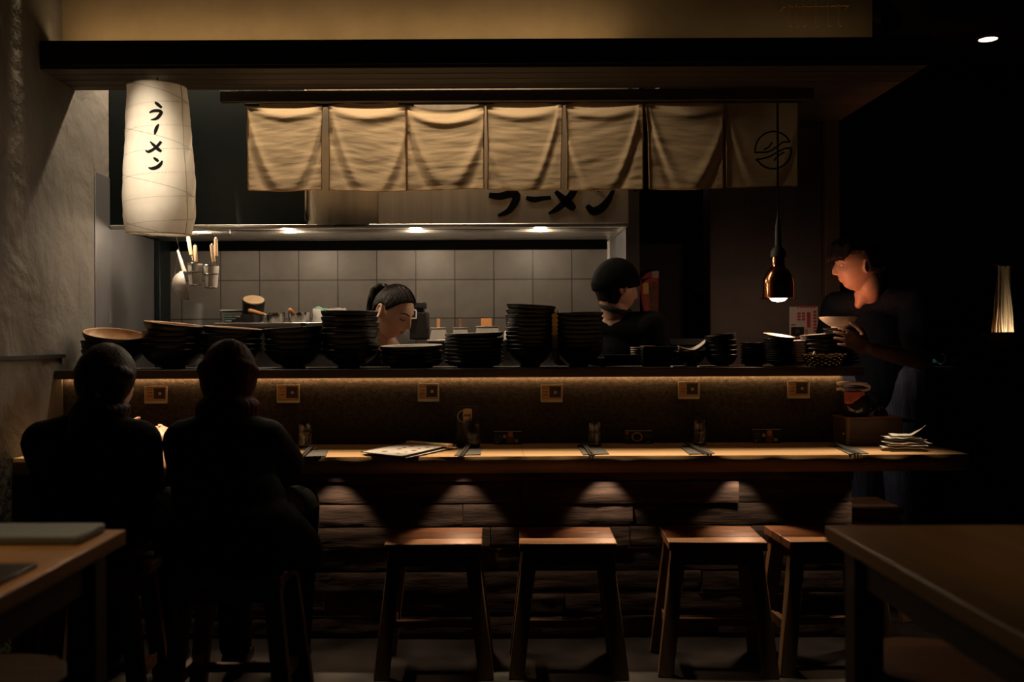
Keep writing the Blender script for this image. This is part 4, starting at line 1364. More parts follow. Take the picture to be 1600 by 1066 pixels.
def sheet(name, quad, z, thick, m, label=None, cat=None, group=None, parent=None):
    P = [onplane(a, b, z) for a, b in quad]
    c = sum(P, Vector()) / 4
    g = MB()
    g.add([(p.x, p.y, z) for p in P] + [(p.x, p.y, z + thick) for p in P], [(3, 2, 1, 0), (4, 5, 6, 7), (0, 1, 5, 4), (1, 2, 6, 5), (2, 3, 7, 6), (3, 0, 4, 7)])
    o = g.build(name, m, parent, origin=None if parent else (c.x, c.y, z), flat=True)
    if label:
        tag(o, label, cat, group)
    return o


PL = ['beside the red-haired diner', 'in front of the beer card', 'at the second empty place', 'at the third empty place', 'in front of the wooden box']
MATS = [[(468, 715), (509, 714), (513, 703.5), (487, 704)], [(710, 712.5), (751, 711.5), (752, 703), (718, 704)], [(911, 711.5), (952, 710.5), (941, 699.5), (903, 700)],
        [(1077, 711), (1117, 709.5), (1098, 698.5), (1063, 699.5)], [(1327, 711), (1357, 709.5), (1321, 694), (1296, 695)]]
STK = [((470, 714.5), (488, 698.5)), ((719, 713), (735, 694)), ((926, 711.5), (911, 693.5)), ((1109, 710.5), (1073, 694)), ((1343, 709), (1302, 693.5))]
for i in range(5):
    sheet('napkin', MATS[i], WZ, 0.003, M['napkin'], 'folded charcoal napkin ' + PL[i], 'napkin', 'charcoal napkins on the worktop')
    a, b = onplane(*STK[i][0], WZ + .008), onplane(*STK[i][1], WZ + .008)
    d = (b - a).normalized()
    sd = d.cross(Vector((0, 0, 1)))
    L = 0.20 if (b - a).length > 0.2 else (b - a).length
    r = MB().box(-.026, .026, -.006, .006, 0, .006).build('chopstick_rest', M['card_black'], bevel=0.002)
    rp = a + d * (b - a).length * .86
    r.location = (rp.x, rp.y, WZ + .0031)
    r.rotation_euler.z = math.atan2(sd.y, sd.x)
    tag(r, 'small black chopstick rest on the napkin ' + PL[i], 'chopstick rest', 'chopstick rests')
    for k in (-1, 1):
        q0, q1 = a + sd * .0048 * k, b + sd * .0042 * k
        q0.z, q1.z = WZ + .0068, WZ + .0125
        o = MB().bar(q0, q1, .0052, .0052, w1=.0066, t1=.0066).build('chopstick', M['chopstick'], origin=(a.x, a.y, WZ + .0045), bevel=0.001)
        tag(o, ('dark chopstick on the charcoal napkin ' if k < 0 else 'other dark chopstick of the pair on the charcoal napkin ') + PL[i], 'chopstick', 'chopsticks ' + PL[i])

# menu clipboards
t = thing('clipboard', 'upper menu clipboard with a printed white sheet and wooden bar', 'clipboard', tuple(onplane(635, 704, WZ)))
Q = [(563.5, 707), (628, 714.5), (700, 697.5), (637, 692)]
sheet('board', Q, WZ + .0085, 0.004, M['box_wood'], parent=t)
sheet('paper', [(566, 706.5), (627, 713.5), (697, 697.2), (638, 692.3)], WZ + .0128, 0.001, M['menu_paper'], parent=t)
g = MB()
for (a, b, w_, h_) in ((601, 705.5, 9, 2.2), (624, 701.8, 8, 2.0), (643, 697.3, 10, 2.0), (622, 708.5, 6, 1.6), (634, 706, 5, 1.8), (647, 704.0, 9, 1.6), (668, 699.3, 8, 1.6), (655, 701.5, 6, 1.3), (632, 699.3, 7, 1.8)):
    P = onplane(a, b, WZ + .0142)
    g.lathe([(0, 0), (w_ / F * P.y / 2, 0), (w_ / F * P.y / 2, .0004), (0, .0004)], tuple(P), n=16, M=Matrix(((1, 0, 0), (0, 1.6, 0), (0, 0, 1))), cap=False)
for o in range(1):
    pass
g.build('food_print', M['print_brown'], t)
a, b = onplane(638, 691.0, WZ + .017), onplane(704, 696.5, WZ + .017)
MB().bar(a, b, 0.030, 0.011).build('clip_bar', M['light_wood'], t, bevel=0.003)
t = thing('clipboard', 'lower menu clipboard showing from under the other one', 'clipboard', tuple(onplane(650, 705, WZ)))
Q2 = [(583, 711), (634, 717.5), (712, 700.5), (655, 695)]
sheet('board', Q2, WZ, 0.004, M['box_wood'], parent=t)
sheet('paper', [(586, 711), (634, 716.3), (706, 700.6), (656, 696)], WZ + .0042, 0.001, M['menu_paper'], parent=t)
a, b = onplane(660, 695.5, WZ + .0065), onplane(712, 700.0, WZ + .0065)
MB().bar(a, b, 0.02, 0.003).build('clip_bar', M['light_wood'], t, bevel=0.001)

# black table cards
for (px0, px1, py0, py1, lab, kind) in ((771, 814, 674, 696, 'black food card with a bowl picture next to the beer card', 0), (976, 1019, 673, 695, 'black food card with a dark round dish picture, in the middle of the counter', 1), (1176, 1220, 671, 694.5, 'black food card with a bowl picture at the waiter end', 0)):
    pb = onplane((px0 + px1) / 2, py1 + 1, WZ)
    d = 3.775
    t = thing('food_card', lab, 'card', (XA((px0 + px1) / 2, d), d, WZ), (R(-9), 0, 0), group='food cards on the worktop')
    w, h = (px1 - px0) / F * d, ZA(py0, d, px0) - WZ
    MB().box(-w / 2, w / 2, 0, .002, 0, h).build('card', M['card_black'], t, local=True, flat=True)
    MB().box(-w / 2, w / 2, -.0006, .0024, h - .0018, h).build('top_edge', M['print_white'], t, local=True, flat=True)
    cx = w * (.10 if kind == 0 else -.06)
    RX = Matrix.Rotation(R(90), 3, 'X')
    if kind == 0:
        g = MB()
        g.lathe([(0, 0), (.017, 0), (.017, .0008), (0, .0008)], (cx, -.0002, .021), M=RX @ Matrix.Diagonal((1, .8, 1)), n=28, cap=False)
        g.build('bowl_print', M['print_brown'], t, local=True)
        MB().box(cx - .009, cx + .009, -.0012, 0, .028, h - .004).build('glass_print', M['print_orange'], t, local=True, flat=True)
        for k, (dx, dz) in enumerate(((-.022, .030), (.023, .013))):
            MB().lathe([(0, 0), (.0065, 0), (.0065, .0008), (0, .0008)], (cx + dx, -.0002, dz), M=RX, n=18, cap=False).build('cup_print', M['cream'], t, local=True)
        MB().tube([(cx + .013 * math.cos(a), -.001, .010 + .004 * math.sin(a)) for a in [k * PI / 10 + PI for k in range(11)]], .0012, 5).build('rim_print', M['print_orange'], t, local=True)
    else:
        MB().lathe([(0, 0), (.021, 0), (.021, .0008), (0, .0008)], (cx, -.0002, .026), M=RX @ Matrix.Diagonal((1, .85, 1)), n=28, cap=False).build('bowl_print', M['print_orange'], t, local=True)
        MB().lathe([(0, 0), (.0155, 0), (.0155, .0008), (0, .0008)], (cx, -.0008, .026), M=RX @ Matrix.Diagonal((1, .85, 1)), n=28, cap=False).build('soup_print', M['card_dark'], t, local=True)
        MB().lathe([(0, 0), (.006, 0), (.006, .0008), (0, .0008)], (-w * .42, -.0002, h - .010), M=RX, n=18, cap=False).build('mark_print', M['print_red'], t, local=True)
        MB().box(-w * .47, -w * .33, -.0008, 0, .006, .028).build('photo_print', M['napkin'], t, local=True, flat=True)
    xs = -w * .46 if kind == 0 else w * .20
    g = MB()
    for k in range(4 if kind == 0 else 2):
        for q in range(5):
            ww = random.uniform(.0022, .0042)
            g.box(xs + q * .005, xs + q * .005 + ww, -.0007, 0, h - .018 - k * .0075, h - .0155 - k * .0075)
    g.build('print_line', M['tray_card'], t, local=True, flat=True)
    text('16', 'price', .010, wmat(t) @ Vector((-w * .45 if kind == 0 else w * .27, -.0008, .004)), M['print_white'], t)
# beer card
d = 3.70
t = thing('beer_card', 'tall black card with a picture of a full beer mug', 'card', (XA(730, d), d, WZ))
x0, x1, zt = XA(713, d), XA(747, d), ZA(635, d, 730)
MB().box(x0, x1, d, d + .003, WZ, zt).build('card', M['card_black'], t, flat=True)
MB().box(x0, x1, d - .0005, d + .0035, zt - .0016, zt).build('top_edge', M['napkin'], t, flat=True)
MB().box(x0, x1, d - .02, d + .03, WZ, WZ + .003).build('foot', M['card_black'], t, flat=True)
mx0, mx1, mz0, mz1 = XA(723, d), XA(737, d), ZA(673, d, 730), ZA(638.5, d, 730)
MB().grid(lambda u, v: (mx0 + u * (mx1 - mx0), d - .0012, mz0 + v * (mz1 - mz0 - .004 + .004 * math.sin(u * PI) ** .5 * (v > .99))), 12, 8).build('beer_print', M['print_orange'], t, flat=True)
MB().box(mx0 + .0005, mx1 - .0005, d - .0016, d - .0012, mz1 - .020, mz1 - .006).build('foam_print', M['beige'], t, flat=True)
MB().box(mx0 + .005, mx1 - .010, d - .0018, d - .0012, mz0 + .004, mz1 - .030).build('shine_print', M['cream'], t, flat=True)
g = MB()
for k, ch in enumerate(((0, .006), (.009, .0035), (.015, .006))):
    g.box(mx0 + .006 + ch[0], mx0 + .006 + ch[0] + ch[1], d - .0021, d - .0015, mz1 - .030, mz1 - .021)
g.build('label_print', M['card_dark'], t, flat=True)
MB().tube([(mx0 - .001 - .019 * math.sin(a), d - .0012, (mz0 + mz1) / 2 + .012 + .021 * math.cos(a)) for a in [k * PI / 12 for k in range(13)]], .0016, 6).build('handle_print', M['beige'], t)
W_ = 5 / F * d


def oncard(px, py, dd):
    p = T(px, py, d)
    return (p.x, d - .0004 - dd, p.z)


stroke('lettering', t, [[(720, 681, .7), (715, 683, .7), (714, 688, .7), (718, 690, .7)], [(719, 690, .8), (721, 685, .8)], [(723, 690, .8), (724, 681, .8)], [(727, 690, .8), (726, 685, .8)], [(729, 690, .8), (731, 684, .8), (733, 690, .8)]], oncard, .0006, M['napkin'])

# wooden box, jug with towel, papers at the free end of the worktop
t = thing('wooden_box', 'dark wooden box standing at the free end of the worktop', 'box', (1.44, 3.72, WZ))
x0, x1, zt = XA(1321, 3.66), XA(1411, 3.66), ZA(652.5, 3.66, 1360)
MB().box(x0, x1, 3.665, 3.795, WZ, zt - .004).build('body', M['box_wood'], t, bevel=0.002)
MB().box(x0 - .004, x1 + .004, 3.66, 3.80, zt - .004, zt).build('lid', M['print_brown'], t, bevel=0.001)
MB().bar((x0 + .006, 3.664, WZ), (x0 + .012, 3.664, zt - .004), .012, .006, (0, 1, 0)).build('corner_strip', M['stool_leg'], t)
MB().ball((x0 - .004, 3.67, WZ + .045), .004).build('latch', M['brass'], t)
t = thing('copper_tray', 'thin copper coloured tray edge beyond the wooden box', 'tray', (XA(1425, 3.72), 3.73, zt - .006))
g = MB()
p = [T(1411, 653, 3.70), T(1439, 660.5, 3.70), T(1411, 660, 3.70)]
g.add([(p[0].x, 3.69, p[0].z), (p[1].x, 3.69, p[1].z), (p[2].x, 3.69, p[2].z), (p[0].x, 3.78, p[0].z), (p[1].x, 3.78, p[1].z), (p[2].x, 3.78, p[2].z)], [(0, 2, 1), (3, 4, 5), (0, 1, 4, 3), (1, 2, 5, 4), (2, 0, 3, 5)])
g.build('plate', M['copper'], t, flat=True)
jz = zt + .0004
t = thing('glass_jug', 'dark round glass jug with a folded towel over it', 'jug', (XA(1338, 3.72), 3.735, jz))
ctr = (0, 0, 0)
MB().lathe([(0, 0), (.045, 0), (.052, .012), (.054, .045), (.050, .075), (.040, .086), (.037, .085), (.047, .073), (.051, .045), (.049, .013), (0, .004)], n=44, cap=False).build('body', mat('smoked_glass', (0.03, 0.025, 0.022), 0.06, spec=0.6), t, local=True)
MB().tube([(.048 + .030 * math.sin(a), 0, .045 + .030 * math.cos(a)) for a in [k * PI / 10 for k in range(11)]], .0045, 8).build('handle', M['black_plastic'], t, local=True)
jx, jy = t.location.x, t.location.y
x0, x1 = XA(1317, 3.70), XA(1359, 3.70)
tw = thing('folded_towel', 'white towel with a red side folded over the dark glass jug', 'towel', (jx, jy, jz + .086))


def towel(u, v, off=0.0):
    # folded band: runs along the jug, doubles back in a loop at its end
    s = u * 2.35
    if s < 1:
        x, z = x0 + (x1 - x0 - .012) * s, .006 * math.sin(s * 2.2)
        zz = .034 - .006 * s + z
    elif s < 1.35:
        a = (s - 1) / .35 * PI
        x, zz = x1 - .012 + .012 * math.sin(a), .017 + .011 * math.cos(a)
    else:
        k = (s - 1.35)
        x, zz = x1 - .012 - (x1 - x0 - .012) * k, .006 - .002 * math.sin(k * 3)
    return (x, jy - .045 + v * .085, jz + .090 + zz + .003 * math.sin(v * 7 + u * 5) + off)


g = MB()
g.grid(lambda u, v: towel(u, v), 60, 10)
o = g.build('cloth', M['towel'], tw, sharp=180)
so = o.modifiers.new('thick', 'SOLIDIFY')
so.thickness = .011
g = MB()
g.grid(lambda u, v: (x0 + u * (x1 - x0) * .72, jy - .052 - .006 * v + .003 * math.sin(u * 16), jz + .092 - v * (.042 - .032 * max(0, u - .35) * 1.4) * (1 - .55 * max(0, u - .45))), 24, 8)
o = g.build('hanging_side', M['towel_red'], tw, sharp=180)
so = o.modifiers.new('thick', 'SOLIDIFY')
so.thickness = .004
t = thing('spice_jar', 'little jar glinting copper on the wooden box beside the jug', 'jar', (XA(1377, 3.72), 3.73, jz))
MB().lathe([(0, 0), (.026, 0), (.026, .012), (.018, .024), (.014, .030), (.016, .034), (0, .036)], n=28, cap=False).build('jar', M['copper'], t, local=True)
random.seed(21)
PR = ['topmost, with a corner sticking up', 'second from top', 'third from top', 'fourth from top', 'fifth from top', 'sixth from top', 'lowest']
for k in range(7):
    d = 3.52
    w, dp = random.uniform(.105, .15), random.uniform(.06, .085)
    cx = XA(1408 + random.uniform(-9, 9), d)
    z = WZ + .001 + .0085 * k
    rz = random.uniform(-.4, .4)
    sd = random.random() * 9
    g = MB()

    def pp(u, v, w=w, dp=dp, sd=sd, k=k):
        zz = .0035 * mnoise.noise(Vector((u * 4 + sd, v * 3, sd))) + .003
        if k == 6 and u > .62:
            zz += (u - .62) * .10 * (1 - v * .5)
        if k == 0:
            zz = .001 + .001 * math.sin(u * 9)
        return ((u - .5) * w, (v - .5) * dp, zz)
    g.grid(pp, 20, 8)
    o = g.build('paper_sheet', M['paper'], sharp=40)
    so = o.modifiers.new('thick', 'SOLIDIFY')
    so.thickness = .0012
    o.location, o.rotation_euler = (cx, d + random.uniform(-.015, .015), z), (0, 0, rz)
    tag(o, 'crumpled white paper, ' + PR[6 - k] + ', in the pile beside the wooden box', 'paper', 'crumpled papers on the worktop')

# ================================================================== stools
def stool(label, x, y, rz=0.0, w=0.315, d=0.285, h=0.452, group='square wooden stools'):
    t = thing('wooden_stool', label, 'stool', (x, y, 0), (0, 0, rz), group)
    g = MB()
    for k in range(3):
        y0 = -d / 2 + k * d / 3
        g.box(-w / 2, w / 2, y0 + .0006, y0 + d / 3 - .0006, h - .030, h)
    g.build('seat', M['stool'], t, local=True, bevel=0.003)
    for sx in (-1, 1):
        for sy in (-1, 1):
            MB().bar((sx * (w / 2 + .012), sy * (d / 2 - .010), 0.0), (sx * (w / 2 - .036), sy * (d / 2 - .042), h - .031), .050, .038, (0, 1, 0)).build('leg', M['stool_leg'], t, local=True, bevel=0.003)
    for sy in (-1, 1):
        MB().box(-w / 2 + .05, w / 2 - .05, sy * (d / 2 - .046) - .010, sy * (d / 2 - .046) + .010, h - .085, h - .031).build('apron', M['stool_leg'], t, local=True, bevel=0.002)
    for sx in (-1, 1):
        MB().box(sx * (w / 2 - .045) - .010, sx * (w / 2 - .045) + .010, -d / 2 + .06, d / 2 - .06, h - .085, h - .031).build('apron', M['stool_leg'], t, local=True, bevel=0.002)
        MB().box(sx * (w / 2 - .012) - .011, sx * (w / 2 - .012) + .011, -d / 2 + .04, d / 2 - .04, .13, .165).build('stretcher', M['stool_leg'], t, local=True, bevel=0.002)
    MB().box(-w / 2 + .012, w / 2 - .012, -.012, .012, .135, .16).build('stretcher', M['stool_leg'], t, local=True, bevel=0.002)
    return t


s0 = stool('first empty wooden stool, next to the red-haired diner', -0.190, 3.44, 0.0, 0.325)
dup(s0, (0.262, 3.44, 0), (0, 0, -0.03), 'second empty wooden stool from the diners')
dup(s0, (0.765, 3.45, 0), (0, 0, -0.06), 'third empty wooden stool from the diners, turned slightly')
dup(s0, (1.155, 3.46, 0), (0, 0, 0.03), 'fourth empty wooden stool from the diners, almost in the dark')
dup(s0, (1.480, 4.09, 0), (0, 0, 0.0), 'wooden stool lit at one corner past the end of the plank front')
dup(s0, (-1.19, 2.99, 0), (0, 0, 0.06), 'wooden stool under the diner next to the plaster wall')
dup(s0, (-0.755, 2.99, 0), (0, 0, -0.04), 'wooden stool under the red-haired diner')


def round_stool(label, x, y, r=0.165, h=0.452):
    t = thing('round_stool', label, 'stool', (x, y, 0))
    MB().lathe([(0, h - .028), (r - .004, h - .028), (r, h - .022), (r, h - .006), (r - .005, h), (0, h)], n=56, cap=False).build('seat', M['stool'], t, local=True)
    for k in range(4):
        a = PI / 4 + k * PI / 2
        MB().bar((math.cos(a) * r * 1.05, math.sin(a) * r * 1.05, 0), (math.cos(a) * r * .68, math.sin(a) * r * .68, h - .0285), .036, .036).build('leg', M['stool_leg'], t, local=True, bevel=0.003)
    for k in range(4):
        a, b = PI / 4 + k * PI / 2, PI / 4 + (k + 1) * PI / 2
        MB().bar((math.cos(a) * r * .95, math.sin(a) * r * .95, .13), (math.cos(b) * r * .95, math.sin(b) * r * .95, .13), .022, .022).build('stretcher', M['stool_leg'], t, local=True)
    return t


round_stool('round wooden stool under the table by the plaster wall', -1.02, 2.0)
round_stool('round wooden stool in the dark under the other table', 0.93, 2.09)

# ================================================================== near tables


def table(label, x0, x1, y0, y1, m, rz=0):
    t = thing('dining_table', label, 'table', ((x0 + x1) / 2, (y0 + y1) / 2, 0))
    MB().box(x0, x1, y0, y1, .698, .73).build('tabletop', m, t, bevel=0.003)
    for x in (x0 + .06, x1 - .06):
        for y in (y0 + .06, y1 - .06):
            MB().box(x - .03, x + .03, y - .03, y + .03, 0, .6975).build('leg', M['box_wood'], t, bevel=0.003)
    for y in (y0 + .06, y1 - .06):
        MB().box(x0 + .091, x1 - .091, y - .012, y + .012, .62, .6975).build('apron', M['box_wood'], t)
    for x in (x0 + .06, x1 - .06):
        MB().box(x - .012, x + .012, y0 + .091, y1 - .091, .62, .6975).build('apron', M['box_wood'], t)
    return t


table('warm lit wooden table corner by the plaster wall', -1.62, -.772, 1.0, 2.11, M['table'])
table('dim wooden table on the waiter side of the room', .712, 1.75, 1.0, 2.12, M['table'])
o = MB().box(-1.30, -.805, 1.945, 2.085, .7305, .750).build('grey_tray', M['grey_tray'], origin=(-1.05, 2.0, .7305), bevel=0.006)
tag(o, 'flat grey tray at the far edge of the lit table', 'tray')
o = MB().box(-1.10, -.80, 1.60, 1.76, .7305, .738).build('dark_menu', M['card_black'], origin=(-.95, 1.68, .7305), bevel=0.002)
tag(o, 'flat dark menu lying on the lit table', 'menu')

# ================================================================== heat lamp, poster, passage
hx, hy = XA(1216.5, 3.96), 3.96
hz = ZA(467, hy, 1216)
t = thing('heat_lamp', 'copper bell heat lamp glowing over the plates on the ledge', 'heat lamp', (hx, hy, hz))
MB().lathe([(.069, 0), (.070, .002), (.061, .006), (.0605, .060), (.058, .080), (.047, .104), (.034, .120), (.027, .128), (.0245, .136), (.0245, .165), (.021, .166), (.021, .134), (.031, .118), (.044, .102), (.055, .079), (.0575, .059), (.058, .006), (.067, .001)], n=56, cap=False).build('bell_shade', M['copper'], t, local=True)
MB().lathe([(0, -.012), (.014, -.011), (.026, -.007), (.034, .002), (.034, .012), (.020, .05), (.012, .10), (0, .10)], n=32, cap=False).build('bulb', M['heat_bulb'], t, local=True)
MB().lathe([(0, .166), (.030, .166), (.030, .186), (.022, .20), (.013, .21), (.011, .29), (.006, .32), (0, .32)], n=28, cap=False).build('cap', M['cord'], t, local=True)
MB().cyl((0, 0, .315), (0, 0, 2.124 - hz), .004).build('cord', M['cord'], t, local=True)
point('heat_lamp_light', (hx, hy, hz - .020), 2.6, (1.0, 0.56, 0.36), 0.03)
# added red fill with no lamp behind it, lighting the waiter from below
spot('waiter_fill_light', (1.27, 4.16, 1.10), 4.6, (1.0, 0.33, 0.14), 70, 0.6, (0, R(-180 + 41), 0), 0.03)

t = thing('seating_poster', 'white poster with a red square chart on the plaster pier', 'poster', (XA(1256, 4.58), 4.59, ZA(525, 4.58, 1256)))
Y = 4.592
MB().box(XA(1234, Y), XA(1278, Y), Y, 4.599, ZA(527, Y, 1256), ZA(479.5, Y, 1256)).build('sheet', M['paper'], t, flat=True)


def prect(name, a, b, c, d, m):
    return MB().box(XA(a, Y), XA(b, Y), Y - .0012, Y - .0004, ZA(d, Y, 1256), ZA(c, Y, 1256)).build(name, m, t, flat=True)


g = MB()
for k in range(6):
    g.box(XA(1245 + k * 5.2, Y), XA(1248.6 + k * 5.2, Y), Y - .0012, Y - .0004, ZA(483.5, Y), ZA(480, Y))
for k in range(7):
    g.box(XA(1271, Y), XA(1276, Y), Y - .0012, Y - .0004, ZA(491.5 + k * 5, Y), ZA(488 + k * 5, Y))
for i in range(2):
    for j in range(3):
        g.box(XA(1246 + i * 7, Y), XA(1251 + i * 7, Y), Y - .0012, Y - .0004, ZA(494 + j * 4.6, Y), ZA(490.6 + j * 4.6, Y))
g.build('chart', M['print_red'], t, flat=True)
prect('chart_column', 1261, 1266.5, 488, 512, M['print_red'])
prect('print_block', 1236, 1256.5, 511, 526, M['card_dark'])
prect('print_line', 1236, 1243, 507, 508.5, M['card_dark'])
prect('chart', 1258, 1262, 514, 526, M['print_orange'])
MB().lathe([(0, 0), (.011, 0), (.011, .0008), (0, .0008)], (XA(1246, Y), Y - .0012, ZA(518, Y, 1246)), M=Matrix.Rotation(R(90), 3, 'X'), n=24, cap=False).build('emblem', M['napkin'], t)

# red bag, payment terminal, towel dispenser in the passage
t = thing('red_packet', 'shiny red packet with a yellow label hanging in the dark passage', 'packet', tuple(T(1014, 490, 4.9)))
y = 4.9
q = [T(997, 440, y), T(1011, 425, y), T(1030, 423, y), T(1029, 490, y), T(1006, 492, y)]
g = MB()
g.add([tuple(p) for p in q] + [(p.x, p.y + .04, p.z) for p in q], [(0, 1, 2, 3, 4), (9, 8, 7, 6, 5)] + [(i, i + 5, (i + 1) % 5 + 5, (i + 1) % 5) for i in range(5)])
g.build('bag', M['red'], t, bevel=0.004)


def rq(name, pts, m, off=.003):
    P = [T(a, b, y) for a, b in pts]
    MB().add([(p.x, y - off, p.z) for p in P] + [(p.x, y - .0004, p.z) for p in P], [(0, 1, 2, 3), (7, 6, 5, 4), (0, 4, 5, 1), (1, 5, 6, 2), (2, 6, 7, 3), (3, 7, 4, 0)]).build(name, m, t, flat=True)


rq('yellow_label', [(1004, 443), (1013, 441), (1013.5, 459), (1005, 460)], M['yellow'])
rq('pale_label', [(1018, 424), (1029, 423.5), (1029, 434), (1018, 434)], M['cream'])
rq('print_area', [(1014.5, 442), (1028.5, 440), (1028, 487), (1015, 488)], M['print_brown'])
point('passage_light', (0.95, 4.70, 2.0), 0.07, (1.0, 0.75, 0.6), 0.05)
t = thing('card_terminal', "small white card terminal beside the capped cook's chin", 'card terminal', tuple(T(990, 494, 4.55)))
a, b = T(984, 494, 4.55), T(999, 478.5, 4.55)
MB().box(a.x, b.x, 4.55, 4.62, a.z, b.z).build('case', M['white_plastic'], t, bevel=0.003)
MB().box(a.x + .006, b.x - .003, 4.547, 4.55, a.z + .016, b.z - .004).build('screen', M['card_black'], t, flat=True)
g = MB()
for k in range(3):
    g.box(a.x + .010 + k * .010, a.x + .017 + k * .010, 4.546, 4.5498, a.z + .004, a.z + .011)
g.build('key', M['card_dark'], t, flat=True)
MB().box(a.x + .002, b.x - .002, 4.57, 4.60, 1.129, a.z).build('stand', M['black_plastic'], t, flat=True)
# shelf that carries the terminal and packet, along the passage
t = thing('side_counter', 'dark counter with a tall back in the passage behind the capped cook', 'counter', (.84, 4.85, 0))
MB().box(.664, 1.013, 4.941, 4.96, 1.1285, 1.60).build('back_board', M['dark_wall'], t, flat=True)
MB().box(.662, 1.015, 4.53, 5.2, 1.10, 1.128).build('top', M['hood_dark'], t, flat=True)
MB().box(.664, 1.013, 4.55, 5.19, 0, 1.0995).build('cabinet', M['dark_wall'], t, flat=True)
t = thing('towel_dispenser', 'dark paper towel dispenser on the far wall of the passage', 'dispenser', tuple(T(1080, 458, 5.65)))
a, b = T(1052, 457, 5.6), T(1107, 414, 5.6)
MB().box(a.x, b.x, 5.58, 5.699, a.z + .03, b.z).build('case', M['card_dark'], t, bevel=0.01)
MB().box(a.x, b.x, 5.575, 5.69, a.z, a.z + .035).build('slot', M['steel_panel'], t, bevel=0.005)
MB().box(a.x - .004, a.x + .006, 5.57, 5.6, a.z, a.z + .13).build('edge', M['steel_panel'], t, flat=True)

# ================================================================== sideboard with the noodle lamp
t = thing('sideboard', 'black sideboard in the dark behind the waiter', 'sideboard', (2.5, 4.4, 0))
MB().box(1.90, 3.18, 4.20, 4.70, .965, 1.0).build('top', M['black_wood'], t, bevel=0.003)
MB().box(1.91, 3.17, 4.22, 4.69, 0, .9645).build('carcass', M['dark_wall'], t, flat=True)
for k in range(2):
    MB().box(1.94 + k * .62, 2.54 + k * .62, 4.205, 4.2195, .04, .955).build('door', M['black_wood'], t, bevel=0.003)
t = thing('riser_box', 'black riser on the sideboard under the noodle bowl', 'riser', (2.45, 4.45, 1.0))
MB().box(2.06, 3.0, 4.30, 4.66, 1.0005, ZA(557.5, 4.35, 1565)).build('box', M['black_wood'], t, bevel=0.004)
rz_ = ZA(557.5, 4.35, 1565) + .0005
bxn, byn = XA(1568, 4.45), 4.45
P_NB = bowl_proto('noodle_bowl', .125, .105, .05, M['print_brown'], belly=.6)
P_NB.data.materials[0] = M['box_wood']
P_NB.location = (bxn + .02, byn, rz_)
tag(P_NB, 'large dark bowl under the glowing noodle display', 'bowl')
t = thing('noodle_lamp', 'glowing bundle of pale noodles lifted upright over the large dark bowl', 'lamp', (bxn, byn, rz_ + .1))
zt, zb = ZA(416, byn, 1567), rz_ + .03
random.seed(31)
for k in range(46):
    a = random.uniform(0, 2 * PI)
    q = math.sqrt(random.random())
    pts = []
    for j in range(15):
        v = j / 14
        rr = .021 + .024 * v ** 1.3 + .006 * v
        pts.append((bxn + .002 - .006 * v + q * rr * math.cos(a + .5 * v) + .0022 * math.sin(v * 9 + k), byn + q * rr * math.sin(a + .5 * v), zt - (zt - zb) * v))
    MB().tube(pts, .0032, 6).build('noodle', M['noodle'], t)
MB().bar((bxn - .060, byn - .028, zt + .006), (bxn + .05, byn + .03, zt - .002), .007, .007).build('chopstick', M['box_wood'], t)
MB().bar((bxn - .055, byn - .045, zt + .003), (bxn + .05, byn + .012, zt - .002), .007, .007).build('chopstick', M['box_wood'], t)
MB().lathe([(0, 0), (.035, 0), (.035, .02), (0, .02)], (bxn - .012, byn - .060, rz_ + .030), n=20, cap=False).build('uplight', M['black_plastic'], t)
point('noodle_light', (bxn - .012, byn - .085, rz_ + .085), 0.42, (1.0, 0.80, 0.52), .012)
t = thing('plate_pile', 'x', 'plate')
bpy.data.objects.remove(t)
P_DKP = bowl_proto('dark_dish', .075, .02, .05, M['steel_panel'])
for k in range(3):
    c = P_DKP if k == 0 else P_DKP.copy()
    if k:
        COL.objects.link(c)
    c.location = (XA(1508, 4.42), 4.42, rz_ + .0105 * k)
    tag(c, 'dark dish, ' + ['lowest', 'middle one', 'topmost'][k] + ' in the pile between waiter and noodle bowl', 'dish', 'dark dishes on the riser')
t = thing('face_mask', 'crumpled blue and pale face mask on the edge of the sideboard', 'mask', (1.965, 4.44, 1.0005))
mx, my = 1.965, 4.42


def mk(u, v):
    return (mx + (u - .5) * .085 * (1 - .25 * abs(v - .4)), my - .03 + v * .05 + .01 * math.sin(u * PI), 1.003 + .030 * math.sin(u * PI) * (1 - abs(v - .5)) + .003 * math.sin(u * 22))


o = MB().grid(mk, 28, 10).build('fabric', M['teal'], t, sharp=180)
so = o.modifiers.new('thick', 'SOLIDIFY')
so.thickness = .003
MB().grid(lambda u, v: (mx + (u - .62) * .085, my + .018 + v * .02, 1.006 + .045 * math.sin(min(1, u * 1.1) * PI) * (1 - .3 * v)), 20, 6).build('inner_side', M['cream'], t, sharp=180)
MB().tube([(mx + .04 + .018 * math.sin(a), my, 1.012 + .022 - .022 * math.cos(a)) for a in [k * PI / 9 for k in range(10)]], .0012, 5).build('ear_loop', M['paper'], t)
t = thing('table_card', 'small pale folded card standing behind the waiter', 'card', (1.985, 4.6, 1.0005))
P = [T(1429, 548, 4.6), T(1440, 547, 4.6), T(1434, 527, 4.6)]
MB().add([(P[0].x, 4.58, 1.0005), (P[1].x, 4.58, 1.0005), (P[2].x, 4.60, P[2].z), (P[0].x, 4.63, 1.0005), (P[1].x, 4.63, 1.0005)], [(0, 1, 2), (3, 2, 4), (0, 2, 3), (1, 4, 2), (0, 3, 4, 1)]).build('card', M['beige'], t, flat=True)

